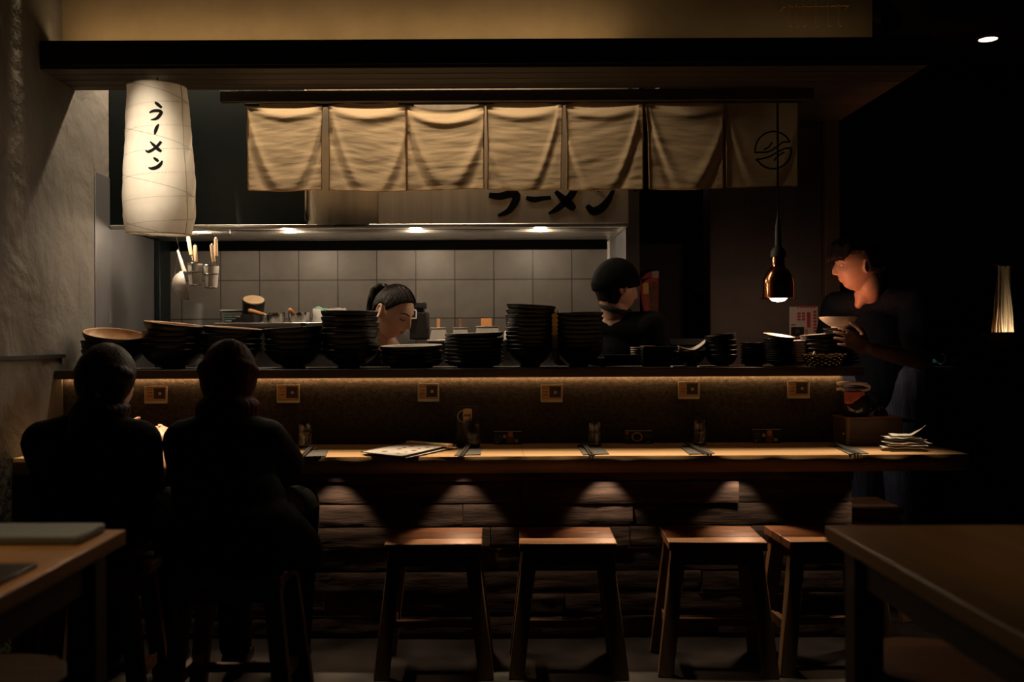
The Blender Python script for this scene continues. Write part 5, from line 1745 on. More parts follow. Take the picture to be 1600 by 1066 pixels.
# ================================================================== ceiling downlight, hook rail, spotlight
dp = T(1536, 75, 5.0)
t = thing('ceiling_downlight', 'bright round downlight in the black ceiling', 'downlight', (dp.x, dp.y - .05, 2.62))
MB().lathe([(0, 0), (.055, 0), (.055, -.008), (.045, -.012), (.043, -.004), (0, -.004)], n=36, cap=False).build('rim', M['steel_panel'], t, local=True)
MB().lathe([(0, -.0045), (.042, -.0045), (.042, -.011), (0, -.011)], n=36, cap=False).build('diffuser', M['bulb'], t, local=True)
t = thing('hook_rail', 'thin brass rail with six hanging hooks on the lit soffit', 'hook rail', tuple(T(1276, 12, 3.76)))
a, b = T(1225, 10.5, 3.76), T(1326, 8.5, 3.76)
MB().cyl(a, b, .0028).build('rail', M['brass'], t)
for q in (a, b):
    MB().cyl(q, (q.x, 3.809, q.z), .0026).build('bracket', M['brass'], t)
for hxp in (1232, 1243, 1254, 1274, 1293, 1310):
    p = T(hxp, 10, 3.76)
    dz = 33 / F * 3.76
    pts = [(p.x - .006, 3.757, p.z - .008), (p.x - .002, 3.755, p.z + .004), (p.x + .006, 3.757, p.z), (p.x + .001, 3.757, p.z - .02), (p.x - .001, 3.757, p.z - .05), (p.x + .001, 3.757, p.z - dz + .008), (p.x + .004, 3.755, p.z - dz), (p.x + .009, 3.753, p.z - dz + .006)]
    MB().tube(pts, .0024, 7).build('hook', M['brass'], t)
t = thing('track_spotlight', 'black spotlight on the ceiling at the end of the soffit', 'spotlight', (XA(1385, 3.78), 3.78, 2.619))
sx, sz = XA(1385, 3.78), ZA(30, 3.78, 1385)
MB().cyl((sx, 3.78, sz + .03), (sx, 3.78, 2.619), .014).build('stem', M['black_plastic'], t)
MB().lathe([(0, -.05), (.040, -.05), (.044, .03), (.030, .05), (0, .052)], (sx, 3.76, sz), M=Matrix.Rotation(R(-60), 3, 'X'), n=32, cap=False).build('head', M['black_gloss'], t)

# ================================================================== people


def gs(x, z, x0, z0, sx, sz):
    return math.exp(-((x - x0) / sx) ** 2 - ((z - z0) / sz) ** 2)


def sstep(a, b, t):
    t = max(0.0, min(1.0, (t - a) / (b - a)))
    return t * t * (3 - 2 * t)


def head_vert(th, ph, face=1.0):
    """head looking along -y, metres, centre of the skull at the origin"""
    sx, sy, sz = math.sin(th) * math.sin(ph), -math.sin(th) * math.cos(ph), math.cos(th)
    x, y, z = .073 * sx, .095 * sy, .113 * sz
    if sz < 0:
        t = -sz
        x *= 1 - .34 * t ** 1.6
        if sy > 0:
            y *= 1 - .40 * t
        else:
            y *= 1 + .05 * t * (1 - t)
    else:
        x *= 1 + .05 * (1 - sz) * sz
    w = sstep(0.15, 0.55, -sy) * face
    if w > 0:
        d = 0.0
        p = sstep(.026, -.020, z) * sstep(-.036, -.028, z)
        d += .022 * p * math.exp(-(x / .0095) ** 2) + .004 * math.exp(-(x / .008) ** 2) * sstep(-.02, .01, z) * sstep(.05, .025, z)
        d += .007 * (gs(x, z, .0125, -.027, .007, .007) + gs(x, z, -.0125, -.027, .007, .007))
        d -= .010 * (gs(x, z, .030, .010, .016, .011) + gs(x, z, -.030, .010, .016, .011))
        d += .0055 * (gs(x, z, .031, .007, .0125, .007) + gs(x, z, -.031, .007, .0125, .007))
        d += .0035 * (gs(x, z, .029, .027, .020, .007) + gs(x, z, -.029, .027, .020, .007))
        d += .0065 * gs(x, z, 0, -.049, .018, .0055) + .0070 * gs(x, z, 0, -.060, .015, .0055)
        d -= .0045 * gs(x, z, 0, -.0545, .020, .0018)
        d -= .003 * gs(x, z, 0, -.040, .006, .006)
        d += .006 * gs(x, z, 0, -.088, .022, .014) - .003 * gs(x, z, 0, -.071, .018, .006)
        d += .004 * (gs(x, z, .042, -.018, .018, .018) + gs(x, z, -.042, -.018, .018, .018))
        y -= d * w
    return Vector((x, y, z))


def head_mesh(g, M4, fn=None, nt=90, np_=120, mi=0):
    fn = fn or head_vert
    vs = [M4 @ fn(1e-4, 0)]
    for i in range(1, nt):
        for j in range(np_):
            vs.append(M4 @ fn(PI * i / nt, 2 * PI * j / np_))
    vs.append(M4 @ fn(PI - 1e-4, 0))
    fs = [(0, 1 + j, 1 + (j + 1) % np_) for j in range(np_)]
    for i in range(nt - 2):
        for j in range(np_):
            j2 = (j + 1) % np_
            fs.append((1 + i * np_ + j, 1 + (i + 1) * np_ + j, 1 + (i + 1) * np_ + j2, 1 + i * np_ + j2))
    e = len(vs) - 1
    fs += [(e, 1 + (nt - 2) * np_ + (j + 1) % np_, 1 + (nt - 2) * np_ + j) for j in range(np_)]
    g.add(vs, fs, mi)


def face_point(x, z, off=0.0):
    """point on the face at local x, z"""
    best = None
    for i in range(20, 80):
        for j in range(-26, 27):
            p = head_vert(PI * i / 90, 2 * PI * j / 120)
            e = (p.x - x) ** 2 + (p.z - z) ** 2
            if best is None or e < best[0]:
                best = (e, p)
    p = best[1].copy()
    p.y -= off
    return p


FP = {}


def fpt(x, z, off):
    k = (round(x, 4), round(z, 4))
    if k not in FP:
        FP[k] = face_point(x, z)
    p = FP[k].copy()
    p.x, p.z = x, z
    p.y -= off
    return p


def ears(g, M4):
    for s in (-1, 1):
        Rm = M4.to_3x3() @ Matrix.Rotation(R(14 * s), 3, 'Z') @ Matrix.Rotation(R(-12), 3, 'X')
        c = M4 @ Vector((s * .073, .012, -.004))
        g.tube([c + Rm @ Vector((s * .006, .015 * math.cos(a) + .002, .029 * math.sin(a))) for a in [2 * PI * k / 24 for k in range(24)]], .0048, 8, closed=True)
        g.ball(c, (.007, .013, .026), Rm, 14)
        g.ball(c + Rm @ Vector((s * .003, 0, -.025)), (.006, .008, .009), Rm, 10)


def hand(g, wrist, fwd, palm, side, spread=1.0, curl=(25, 35, 30), scale=1.0, thumb_curl=25):
    """palm plus five fingers; fwd: to the fingertips, palm: out of the palm, side: towards the thumb"""
    f = Vector(fwd).normalized()
    s = Vector(side)
    s = (s - f * s.dot(f)).normalized()
    n = f.cross(s).normalized()
    if n.dot(Vector(palm)) < 0:
        n = -n
    w = Vector(wrist)
    k = scale
    Mx = Matrix((s, f, n)).transposed()
    g.ball(w + f * .045 * k, (.040 * k, .050 * k, .015 * k), Mx, 20)
    g.ball(w + f * .010 * k, (.027 * k, .030 * k, .018 * k), Mx, 18)
    g.ball(w + f * .035 * k + s * .022 * k + n * .006 * k, (.018 * k, .030 * k, .015 * k), Mx, 16)
    for i, (o, L, rr) in enumerate(((.029, .072, .0085), (.0098, .080, .0088), (-.0098, .074, .0084), (-.028, .058, .0075))):
        p = w + f * (.082 - .006 * abs(i - 1.2)) * k + s * o * k
        d = (f + s * (o * 2.2 * spread)).normalized()
        for q, (fr, c) in enumerate(zip((.46, .30, .24), curl)):
            a = R(c)
            d = (d * math.cos(a) + n * math.sin(a)).normalized()
            p2 = p + d * L * fr * k
            g.capsule(p, p2, rr * k * (1 - .09 * q), rr * k * (1 - .09 * (q + 1)), 12)
            p = p2
    p = w + f * .022 * k + s * .026 * k
    d = (f * .62 + s * .75 + n * .2).normalized()
    for q, L in enumerate((.038, .032, .026)):
        p2 = p + d * L * k
        g.capsule(p, p2, (.0118 - .0012 * q) * k, (.0110 - .0014 * q) * k, 12)
        a = R(thumb_curl)
        d = (d * math.cos(a) + (f * .8 + n * .5 - s * .3).normalized() * math.sin(a)).normalized()
        p = p2


def remesh(g, name, mats, parent, voxel, smooth=2, lips=None, sharp=180):
    """union of overlapping closed shells -> one continuous surface"""
    me = bpy.data.meshes.new(name + '_src')
    me.from_pydata([tuple(v) for v in g.v], [], g.f)
    fix_normals(me)
    o = bpy.data.objects.new('source_blob', me)
    COL.objects.link(o)
    m = o.modifiers.new('r', 'REMESH')
    m.mode, m.voxel_size, m.use_smooth_shade = 'VOXEL', voxel, True
    if smooth:
        s = o.modifiers.new('s', 'SMOOTH')
        s.factor, s.iterations = .5, smooth
    bpy.context.view_layer.update()
    dg = bpy.context.evaluated_depsgraph_get()
    me2 = bpy.data.meshes.new_from_object(o.evaluated_get(dg))
    bpy.data.objects.remove(o)
    me2.name = name
    inv = wmat(parent).inverted()
    me2.transform(inv)
    me2.materials.clear()
    for m in (mats if isinstance(mats, (list, tuple)) else [mats]):
        me2.materials.append(m)
    if lips is not None:
        Mi = lips.inverted() @ inv.inverted()
        for p in me2.polygons:
            c = Mi @ p.center
            if c.y < -.085 and ((abs(c.x) / .019) ** 2 + ((c.z + .0545) / .0085) ** 2) < 1:
                p.material_index = 1
    me2.polygons.foreach_set('use_smooth', [True] * len(me2.polygons))
    r = bpy.data.objects.new(name, me2)
    COL.objects.link(r)
    r.parent = parent
    return r


def HM(c, yaw, pitch, roll=0, s=1.0):
    return Matrix.Translation(Vector(c)) @ Matrix.Rotation(R(yaw), 4, 'Z') @ Matrix.Rotation(R(pitch), 4, 'X') @ Matrix.Rotation(R(roll), 4, 'Y') @ Matrix.Scale(s, 4)


def hair_fn(mask, out=.011, inn=-.010):
    """hair volume: outside the skull where mask = 1, hidden inside where 0"""
    def f(th, ph):
        p = head_vert(th, ph, 0)
        k = mask(p)
        n = Vector((p.x / .073 ** 2, p.y / .095 ** 2, p.z / .113 ** 2)).normalized()
        a = math.atan2(p.x, p.y)
        wob = .0016 * mnoise.noise(Vector((a * 9, p.z * 18, 2))) + .0012 * mnoise.noise(Vector((a * 26, p.z * 20, 7)))
        return p + n * (inn + (out + wob - inn) * k)
    return f


def brows(M4, m, parent, lash=True):
    for s in (-1, 1):
        MB().tube([M4 @ fpt(s * x, z, .0012) for x, z in ((.012, .026), (.020, .0305), (.030, .0325), (.040, .030), (.047, .025))], [.0018, .0027, .0026, .0021, .001], 6).build('eyebrow', m, parent)
        if lash:
            MB().tube([M4 @ fpt(s * x, z, .0012) for x, z in ((.019, .0045), (.025, .0015), (.031, .0005), (.038, .002), (.044, .0055))], [.0010, .0016, .0018, .0018, .0012], 6).build('eyelash', m, parent)


def eyes(M4, parent):
    for s in (-1, 1):
        c = fpt(s * .031, .009, 0)
        MB().ball(M4 @ (c + Vector((0, .0035, 0))), .0062, n=18).build('eye', M['white_plastic'], parent)
        MB().ball(M4 @ (c + Vector((0, -.0010, 0))), .0030, n=14).build('pupil', M['ink'], parent)


# ---------------------------------------------------------------- ponytailed cook
HC = T(614, 488, 4.32)
MW = HM(HC, 57, 27, 2)
pw = thing('person', 'cook in black with a ponytail bending her head over the ledge', 'person', (-.45, 4.36, 0))


def wm(p):
    K = [(-.11, .098), (-.078, .086), (-.055, .064), (-.035, .034), (-.014, .010), (-.002, .027), (.024, .025), (.040, -.005), (.060, -.050), (.11, -.088)]
    for (y0, z0), (y1, z1) in zip(K[:-1], K[1:]):
        if p.y <= y1:
            th = z0 + (z1 - z0) * max(0, p.y - y0) / (y1 - y0)
            break
    return sstep(-.005, .006, p.z - th)


nb = Vector((HC.x - .035, HC.y + .055, HC.z - .150))
g = MB()
head_mesh(g, MW)
ears(g, MW)
g.chain([(MW @ Vector((0, .030, -.050)), .052), (MW @ Vector((0, .045, -.10)), .050), (nb, .056)], 20)
sh = nb + Vector((0.02, .03, -.06))
ax = Vector((math.cos(R(30)), math.sin(R(30)), 0))
SL_, SR_ = sh - ax * .150, sh + ax * .150
chest, pel = sh + Vector((.0, .02, -.16)), Vector((-.46, 4.40, .86))
g.chain([(nb, .055), (sh, .075)], 18)
g.ball(chest, (.13, .095, .15), n=24)
g.chain([(SL_, .05), (sh, .06), (SR_, .05)], 18)
g.chain([(chest, .10), (pel, .115)], 20)
EL, ER = SL_ + Vector((-.03, -.03, -.22)), SR_ + Vector((.05, -.03, -.20))
WL, WR = Vector((sh.x - .06, 4.14, .93)), Vector((sh.x + .14, 4.15, .94))
g.chain([(SL_, .045), (EL, .038), (WL, .026)], 16)
g.chain([(SR_, .045), (ER, .038), (WR, .026)], 16)
hand(g, WL, (.5, -.2, -.15), (0, 0, -1), (.3, -1, 0), curl=(30, 35, 25))
hand(g, WR, (-.6, -.2, -.15), (0, 0, -1), (-.3, -1, 0), curl=(30, 35, 25))
for s in (-1, 1):
    g.chain([(pel + Vector((s * .075, 0, -.05)), .085), (Vector((pel.x + s * .08, 4.42, .46)), .058), (Vector((pel.x + s * .08, 4.45, .08)), .042), (Vector((pel.x + s * .09, 4.36, .035)), .033)], 16)
body = remesh(g, 'body', [M['skin'], M['lips']], pw, .0036, 2, lips=MW)
g = MB()
g.chain([(sh + Vector((-.03, .0, .012)), .062), (sh + Vector((.04, .012, .005)), .058)], 18)
g.ball(chest, (.148, .118, .165), n=24)
g.chain([(SL_, .064), (sh + Vector((0, 0, -.008)), .070), (SR_, .064)], 18)
g.chain([(chest, .122), (pel + Vector((0, 0, .02)), .135)], 20)
g.chain([(SL_, .064), (SL_.lerp(EL, .75), .056)], 16)
g.chain([(SR_, .064), (SR_.lerp(ER, .75), .056)], 16)
remesh(g, 'shirt', M['black_shirt'], pw, .006, 3)
g = MB()
for s in (-1, 1):
    g.chain([(pel + Vector((s * .07, 0, -.02)), .108), (Vector((pel.x + s * .08, 4.42, .46)), .075), (Vector((pel.x + s * .08, 4.45, .10)), .062)], 16)
remesh(g, 'trousers', M['black_shirt'], pw, .008, 3)
g = MB()
head_mesh(g, MW, hair_fn(wm, .010))
hw = g.build('hair', M['hair'], pw, sharp=180)
# loose strand lines combed back, ponytail with its tie
g = MB()
random.seed(4)
PTB = Vector((0, .088, .066))
for k in range(70):
    a = random.uniform(-1.25, 1.25)
    p0 = Vector((.072 * math.sin(a), -.072 * math.cos(a) * (.9 if abs(a) < .8 else .5) + .012, .068 - .045 * abs(a) / 1.25))
    mid = Vector((.080 * math.sin(a) * .85, .02, .118 - .045 * abs(a)))
    pts = []
    for q in range(9):
        t = q / 8
        p = p0 * (1 - t) ** 2 + mid * 2 * t * (1 - t) + PTB * t * t
        n = Vector((p.x / .073 ** 2, p.y / .095 ** 2, p.z / .113 ** 2))
        l = math.sqrt((p.x / .073) ** 2 + (p.y / .095) ** 2 + (p.z / .113) ** 2)
        p = p / max(l, .2) * (1.115 + .01 * math.sin(k))
        pts.append(MW @ p)
    g.tube(pts, [.0011] * 9, 4)
g.build('combed_strand', M['hair'], pw)
g = MB()
pt = [MW @ Vector(v) for v in ((0, .082, .070), (-.006, .112, .092), (-.012, .142, .075), (-.014, .150, .030), (-.010, .146, -.012))]
pt = [Vector(p) for p in (pt[0] + Vector((.006, 0, -.010)), pt[0] + Vector((-.022, .0, .006)), pt[0] + Vector((-.046, -.004, -.010)), pt[0] + Vector((-.058, -.008, -.045)), pt[0] + Vector((-.070, -.010, -.092)))]
g.chain([(p, r_) for p, r_ in zip(pt, (.018, .024, .024, .018, .008))], 14)
for k in range(34):
    a, q = random.uniform(0, 6.28), math.sqrt(random.random())
    off = []
    for i, p in enumerate(pt):
        w = [.014, .027, .030, .026, .018][i]
        off.append(p + Vector((math.cos(a) * w * q, math.sin(a) * w * q * .8, math.sin(a + 1) * w * q * .8)))
    sm = []
    for i in range(4):
        for t in (0, .33, .66):
            p0, p1, p2, p3 = off[max(i - 1, 0)], off[i], off[i + 1], off[min(i + 2, 4)]
            sm.append(.5 * ((2 * p1) + (p2 - p0) * t + (2 * p0 - 5 * p1 + 4 * p2 - p3) * t * t + (3 * p1 - p0 - 3 * p2 + p3) * t ** 3))
    sm.append(off[4])
    g.tube(sm, [.0055 * (1 - .06 * i) for i in range(len(sm))], 6)
g.build('ponytail', M['hair'], pw)
MB().tube([MW @ (PTB + Vector((.014 * math.cos(a), .006 * math.sin(a), .014 * math.sin(a)))) for a in [2 * PI * k / 20 for k in range(20)]], .004, 8, closed=True).build('hair_tie', M['white_plastic'], pw)
brows(MW, M['hair'], pw)
MB().ball(MW @ Vector((.074, .010, -.034)), .0035, n=10).build('earring', M['chrome'], pw)
bdg = sh + Vector((.075, -.075, -.012))
MB().obox(bdg, (.020, .003, .028), Matrix.Rotation(R(35), 3, 'Y')).build('badge', M['tray_card'], pw, bevel=0.002)

# ---------------------------------------------------------------- capped cook, seen from behind
HC2 = T(962, 450, 4.20)
M2 = HM(HC2, 116, 8, 0)
p2_ = thing('person', 'cook in a black cap and apron turned towards the dark passage', 'person', (.55, 4.23, 0))
g = MB()
head_mesh(g, M2)
ears(g, M2)
nb = HC2 + Vector((-.002, .0, -.112))
g.chain([(M2 @ Vector((0, .022, -.05)), .047), (nb, .056)], 20)
sh = nb + Vector((.006, .015, -.058))
ax = Vector((math.cos(R(-30)), math.sin(R(-30)), 0))
SL_, SR_ = sh - ax * .155, sh + ax * .155
chest, pel = sh + Vector((.02, .01, -.18)), Vector((.555, 4.225, .88))
g.chain([(SL_, .055), (sh + Vector((0, 0, .01)), .068), (SR_, .055)], 18)
g.ball(chest, (.12, .10, .17), n=22)
g.chain([(chest, .10), (pel, .105)], 18)
EL, ER = SL_ + Vector((-.03, .02, -.26)), SR_ + Vector((.04, .05, -.24))
WL, WR = Vector((.46, 4.30, 1.0)), Vector((.78, 4.38, 1.0))
g.chain([(SL_, .05), (EL, .04), (WL, .028)], 14)
g.chain([(SR_, .05), (ER, .04), (WR, .028)], 14)
hand(g, WL, (.7, .5, .0), (0, 0, -1), (-.5, .7, 0))
hand(g, WR, (.4, .8, .0), (0, 0, -1), (-.7, .4, 0))
for s in (-1, 1):
    b = pel + ax * (s * .08)
    g.chain([(b + Vector((0, 0, -.05)), .085), (Vector((b.x, b.y, .46)), .058), (Vector((b.x, b.y, .08)), .042), (Vector((b.x + .06, b.y + .06, .035)), .033)], 14)
remesh(g, 'body', [M['skin_tan'], M['lips']], p2_, .0042, 2, lips=M2)
g = MB()
g.chain([(SL_, .072), (sh + Vector((.004, .006, -.010)), .078), (SR_, .072)], 18)
g.ball(chest, (.152, .122, .19), n=24)
g.chain([(chest, .125), (pel + Vector((0, 0, .03)), .120)], 20)
g.chain([(SL_, .072), (SL_.lerp(EL, .8), .066)], 16)
g.chain([(SR_, .072), (SR_.lerp(ER, .8), .066)], 16)
remesh(g, 'shirt', M['black_shirt'], p2_, .006, 3)
g = MB()
for s in (-1, 1):
    b = pel + ax * (s * .075)
    g.chain([(b, .105), (Vector((b.x, b.y, .46)), .075), (Vector((b.x, b.y, .10)), .062)], 14)
remesh(g, 'trousers', M['black_shirt'], p2_, .008, 3)


def m2(p):
    return sstep(-.008, .012, p.y + .10 * p.z) * sstep(-.098, -.080, p.z)


g = MB()
head_mesh(g, M2, hair_fn(m2, .005), 60, 80)
g.build('hair', M['hair'], p2_, sharp=180)


def cap_fn(th, ph):
    p = head_vert(th, ph, 0)
    k = sstep(.004, .022, p.z + .28 * p.y + .02)
    n = Vector((p.x / .073 ** 2, p.y / .095 ** 2, p.z / .113 ** 2)).normalized()
    return p + n * (-.012 + .028 * k)


cp = MB()
head_mesh(cp, M2, cap_fn, 60, 80)
cp.build('cap', M['black_shirt'], p2_, sharp=180)
g = MB()
for q in range(2):
    g.grid(lambda u, v: tuple(M2 @ Vector(((u - .5) * .150 * (1 - .35 * v * v), -.078 - .030 * math.sin(u * PI) - .072 * v * math.sin(.25 + u * (PI - .5)), .052 + .004 * q - .030 * (2 * u - 1) ** 2 + .022 * v))), 20, 8)
g.build('cap_brim', M['black_shirt'], p2_, sharp=180)
MB().tube([nb + Vector((.062 * math.cos(a), .060 * math.sin(a), .026 - .020 * math.cos(a - R(-40)))) for a in [2 * PI * k / 28 for k in range(28)]], .011, 8, closed=True).build('apron_strap', M['tab'], p2_)

# ---------------------------------------------------------------- waiter at the end of the ledge
HC3 = T(1343, 414, 4.22)
M3 = HM(HC3, -97, 6, 4)
p3 = thing('person', 'dark-clothed waiter looking aside while steadying the plates', 'person', (1.72, 4.27, 0))
nb = T(1359, 458, 4.25)
g = MB()
head_mesh(g, M3)
ears(g, M3)
g.chain([(M3 @ Vector((0, .026, -.045)), .052), (M3 @ Vector((0, .036, -.095)), .050), (nb, .050)], 20)

g.chain([(T(1356, 444, 4.24), .050), (T(1350, 460, 4.245), .040), (T(1342, 476, 4.255), .018)], 16)
sh = nb + Vector((.035, .02, -.035))
ax = Vector((math.cos(R(-38)), math.sin(R(-38)), 0))
SLp, SRp = sh + ax * .165 + Vector((0, 0, -.01)), sh - ax * .165 + Vector((0, 0, -.02))
chest, pel = sh + Vector((.01, .0, -.18)), Vector((1.70, 4.28, .88))
g.chain([(SRp, .05), (sh + Vector((0, 0, -.02)), .050), (SLp, .05)], 18)
g.ball(chest, (.12, .10, .13), n=22)
g.chain([(chest, .10), (pel, .11)], 18)
EL = T(1441, 563, 4.04)
WL = T(1357, 545, 3.84)
g.chain([(SLp, .052), (EL, .040), (EL.lerp(WL, .5), .036), (WL, .025)], 18)
hand(g, WL, T(1322, 527, 3.815) - WL, (-.1, .9, .2), (0, .1, 1), curl=(14, 26, 24), scale=.95)
ER = SRp + Vector((-.04, .05, -.25))
WR = Vector((1.64, 4.42, .95))
g.chain([(SRp, .052), (ER, .040), (WR, .027)], 16)
hand(g, WR, Vector((.05, .1, -1)), (-.3, -.6, .2), (0, -.1, 1), curl=(20, 30, 25), scale=.95)
for s in (-1, 1):
    b = pel + ax * (s * .085)
    g.chain([(b + Vector((0, 0, -.05)), .088), (Vector((b.x, b.y, .46)), .06), (Vector((b.x, b.y, .08)), .044), (Vector((b.x - .07, b.y - .05, .035)), .034)], 14)
remesh(g, 'body', [M['skin_tan'], M['skin_tan']], p3, .004, 2, lips=M3)
g = MB()
g.chain([(SRp, .068), (sh + Vector((.012, .015, -.018)), .074), (SLp, .068)], 18)
g.chain([(T(1381, 455, 4.27), .038), (T(1395, 468, 4.22), .06), (SLp, .068)], 16)
g.ball(chest + Vector((.008, .008, -.01)), (.158, .135, .175), n=24)
g.chain([(chest, .135), (pel + Vector((0, 0, .04)), .142)], 20)
g.chain([(SLp, .070), (SLp.lerp(EL, .72), .072)], 16)
g.chain([(SRp, .070), (SRp.lerp(ER, .8), .064)], 16)
remesh(g, 'shirt', M['navy_shirt'], p3, .006, 3)
g = MB()
for s in (-1, 1):
    b = pel + ax * (s * .08)
    g.chain([(b + Vector((0, 0, .06)), .122), (b, .122), (Vector((b.x, b.y, .46)), .082), (Vector((b.x, b.y, .09)), .068)], 16)
remesh(g, 'jeans', M['denim'], p3, .007, 3)


def m3(p):
    top = sstep(.040, .055, p.z + .05 * p.y)
    back = sstep(.002, .018, p.y + .20 * p.z) * sstep(-.045, -.022, p.z + .25 * (p.y - .05))
    return max(top, back)


g = MB()
head_mesh(g, M3, hair_fn(m3, .018, -.010), 80, 110)
for k in range(26):
    a = -1.1 + 2.2 * k / 25
    b = M3 @ Vector((.074 * math.sin(a), -.096 * math.cos(a) - .004, .082 + .01 * math.cos(k)))
    e = M3 @ Vector((.080 * math.sin(a), -.118 * math.cos(a) - .010, .040 + .008 * math.sin(k * 2.1)))
    g.capsule(M3 @ Vector((.055 * math.sin(a), -.070 * math.cos(a), .108)), b, .017, .016, 8)
    g.capsule(b, e, .015, .007, 8)
hr = remesh(g, 'hair', M['hair'], p3, .004, 2)
brows(M3, M['hair'], p3, False)
eyes(M3, p3)
# armband
aw = SLp.lerp(EL, .86)
MB().cyl(EL + (SLp - EL) * .10, EL + (SLp - EL) * .20, .046, .049).build('armband', M['cord'], p3)


# ---------------------------------------------------------------- the two diners, seen from behind
def diner(label, hc, M4, seat, shw, coat_m, hairf, hair_m, neck, hands_at, flare, hairlen, forearm_skin=True, esp=.035):
    t = thing('person', label, 'person', (seat[0], seat[1], 0))
    pel = Vector((seat[0], seat[1] + .0, .56))
    sh = Vector(neck) + Vector((0, -.015, -.05))
    chest = sh + Vector((0, -.01, -.16))
    SLq, SRq = sh + Vector((-shw / 2 + .055, .0, -.035)), sh + Vector((shw / 2 - .055, .0, -.035))
    g = MB()
    head_mesh(g, M4, None, 60, 80)
    g.chain([(M4 @ Vector((0, .030, -.05)), .052), (Vector(neck), .055)], 16)
    g.chain([(SLq, .045), (sh, .06), (SRq, .045)], 16)
    g.ball(chest, (.13, .09, .16), n=20)
    g.chain([(chest, .10), (pel, .115)], 16)
    arms = []
    for S, s, hp in ((SLq, -1, hands_at[0]), (SRq, 1, hands_at[1])):
        Wp0 = Vector(hp)
        E = Vector((S.x + s * esp, S.y + .12, .735))
        if hp[2] < .76:
            E = Vector((Wp0.x - .03, 3.26, .66))
        Wp = Vector(hp)
        g.chain([(S, .045), (E, .036), (Wp, .025)], 14)
        fw = (Wp - E).normalized() if hp[2] > .76 else Vector((.12, .1, 1))
        hand(g, Wp, fw + Vector((-s * .2, 0, .0)), (-s, 0, -.3), (0, .2, 1), curl=(35, 45, 35), scale=.9)
        arms.append((S, E, Wp))
    for s in (-1, 1):
        kn = Vector((pel.x + s * .11, min(3.60, pel.y + .42), .565))
        an = Vector((pel.x + s * .10, kn.y - .05, .10))
        g.chain([(pel + Vector((s * .085, 0, -.01)), .088), (kn, .058), (an, .042), (an + Vector((0, .10, -.055)), .034)], 14)
    remesh(g, 'body', M['skin'], t, .006, 2)
    g = MB()
    g.chain([(SLq, .066), (sh + Vector((0, 0, -.004)), .078), (SRq, .066)], 18)
    g.ball(chest, (shw * .46, .135, .19), n=24)
    g.ball(chest.lerp(pel, .55), (shw * .47, .15, .17), n=24)
    g.ball(pel + Vector((0, -.01, .015)), (flare, .155, .105), n=24)
    for (S, E, Wp), fs in zip(arms, (1, forearm_skin)):
        g.chain([(S, .070), (S.lerp(E, .5), .068), (E, .062)] + ([(E.lerp(Wp, .72), .044)] if fs != 'bare' else [(E.lerp(Wp, .25), .055)]), 16)
    remesh(g, 'coat', coat_m, t, .007, 4)
    g = MB()
    for s in (-1, 1):
        kn = Vector((pel.x + s * .11, min(3.60, pel.y + .42), .565))
        an = Vector((pel.x + s * .10, kn.y - .05, .10))
        g.chain([(pel + Vector((s * .08, .02, -.0)), .098), (kn, .070), (an, .055)], 14)
    remesh(g, 'trousers', M['black_shirt'], t, .008, 3)
    g = MB()
    for s in (-1, 1):
        kn = Vector((pel.x + s * .11, min(3.60, pel.y + .42), .565))
        an = Vector((pel.x + s * .10, kn.y - .05, .10))
        sg = MB()
        sg.capsule(an + Vector((0, -.01, -.045)), an + Vector((0, .12, -.062)), .045, .036, 14)
        sg.build('shoe', M['black_plastic'], t)
    g = MB()
    head_mesh(g, M4, hair_fn(hairf, .014, -.008), 70, 100)
    hairlen(g, M4)
    remesh(g, 'hair', hair_m, t, .005, 2)
    # fine strands over the hair mass
    return t


def all_hair(p):
    return max(sstep(.050, .066, p.z), sstep(-.045, -.020, p.y + .22 * p.z))


random.seed(8)
HB = T(357, 592, 3.09)
MBm = HM(HB, 182, 20, 0)


def hairB(g, M4):
    for k in range(15):
        a = R(-88 + 176 * k / 14)
        top = M4 @ Vector((.074 * math.sin(a), .088 * math.cos(a), .02))
        mid = Vector((HB.x + .078 * math.sin(a), HB.y - .098 * math.cos(a) + .006, HB.z - .085))
        end = Vector((HB.x + .080 * math.sin(a), HB.y - .098 * math.cos(a) - .012, .80 - .02 * math.cos(k * 1.7)))
        g.chain([(top, .024), (mid, .023), (end, .020)], 10)


diner('long-haired diner with dark red hair and a dark green coat', HB, MBm, (-.765, 3.0), .355, M['coat'], all_hair, M['hair_red'], (HB.x, 3.07, .905), ((-.88, 3.49, .775), (-.78, 3.49, .775)), .200, hairB)
# coat tails spilling over the stool
ob = [o for o in COL.objects if o.name.startswith('person')][-1]
g = MB()
for k, (rx, z0, z1, off) in enumerate(((.205, .500, .640, 0.0), (.228, .465, .60, .016))):
    def flap(u, v, rx=rx, z0=z0, z1=z1, off=off):
        a = R(-205 + 230 * u)
        rr = 1 - .30 * (1 - v) ** 2 + .02 * math.sin(u * 21 + off * 90)
        return (-.750 + off + rx * rr * math.cos(a), 3.0 + .165 * rr * math.sin(a), z1 + (z0 - z1) * v + .012 * math.sin(u * 13 + off * 50) * v)
    g.grid(flap, 60, 14)
o = g.build('coat_tail', M['coat'], ob, sharp=180)
so = o.modifiers.new('thick', 'SOLIDIFY')
so.thickness = .008

HA = T(166, 598, 3.06)
MA = HM(HA, 164, 26, 8)


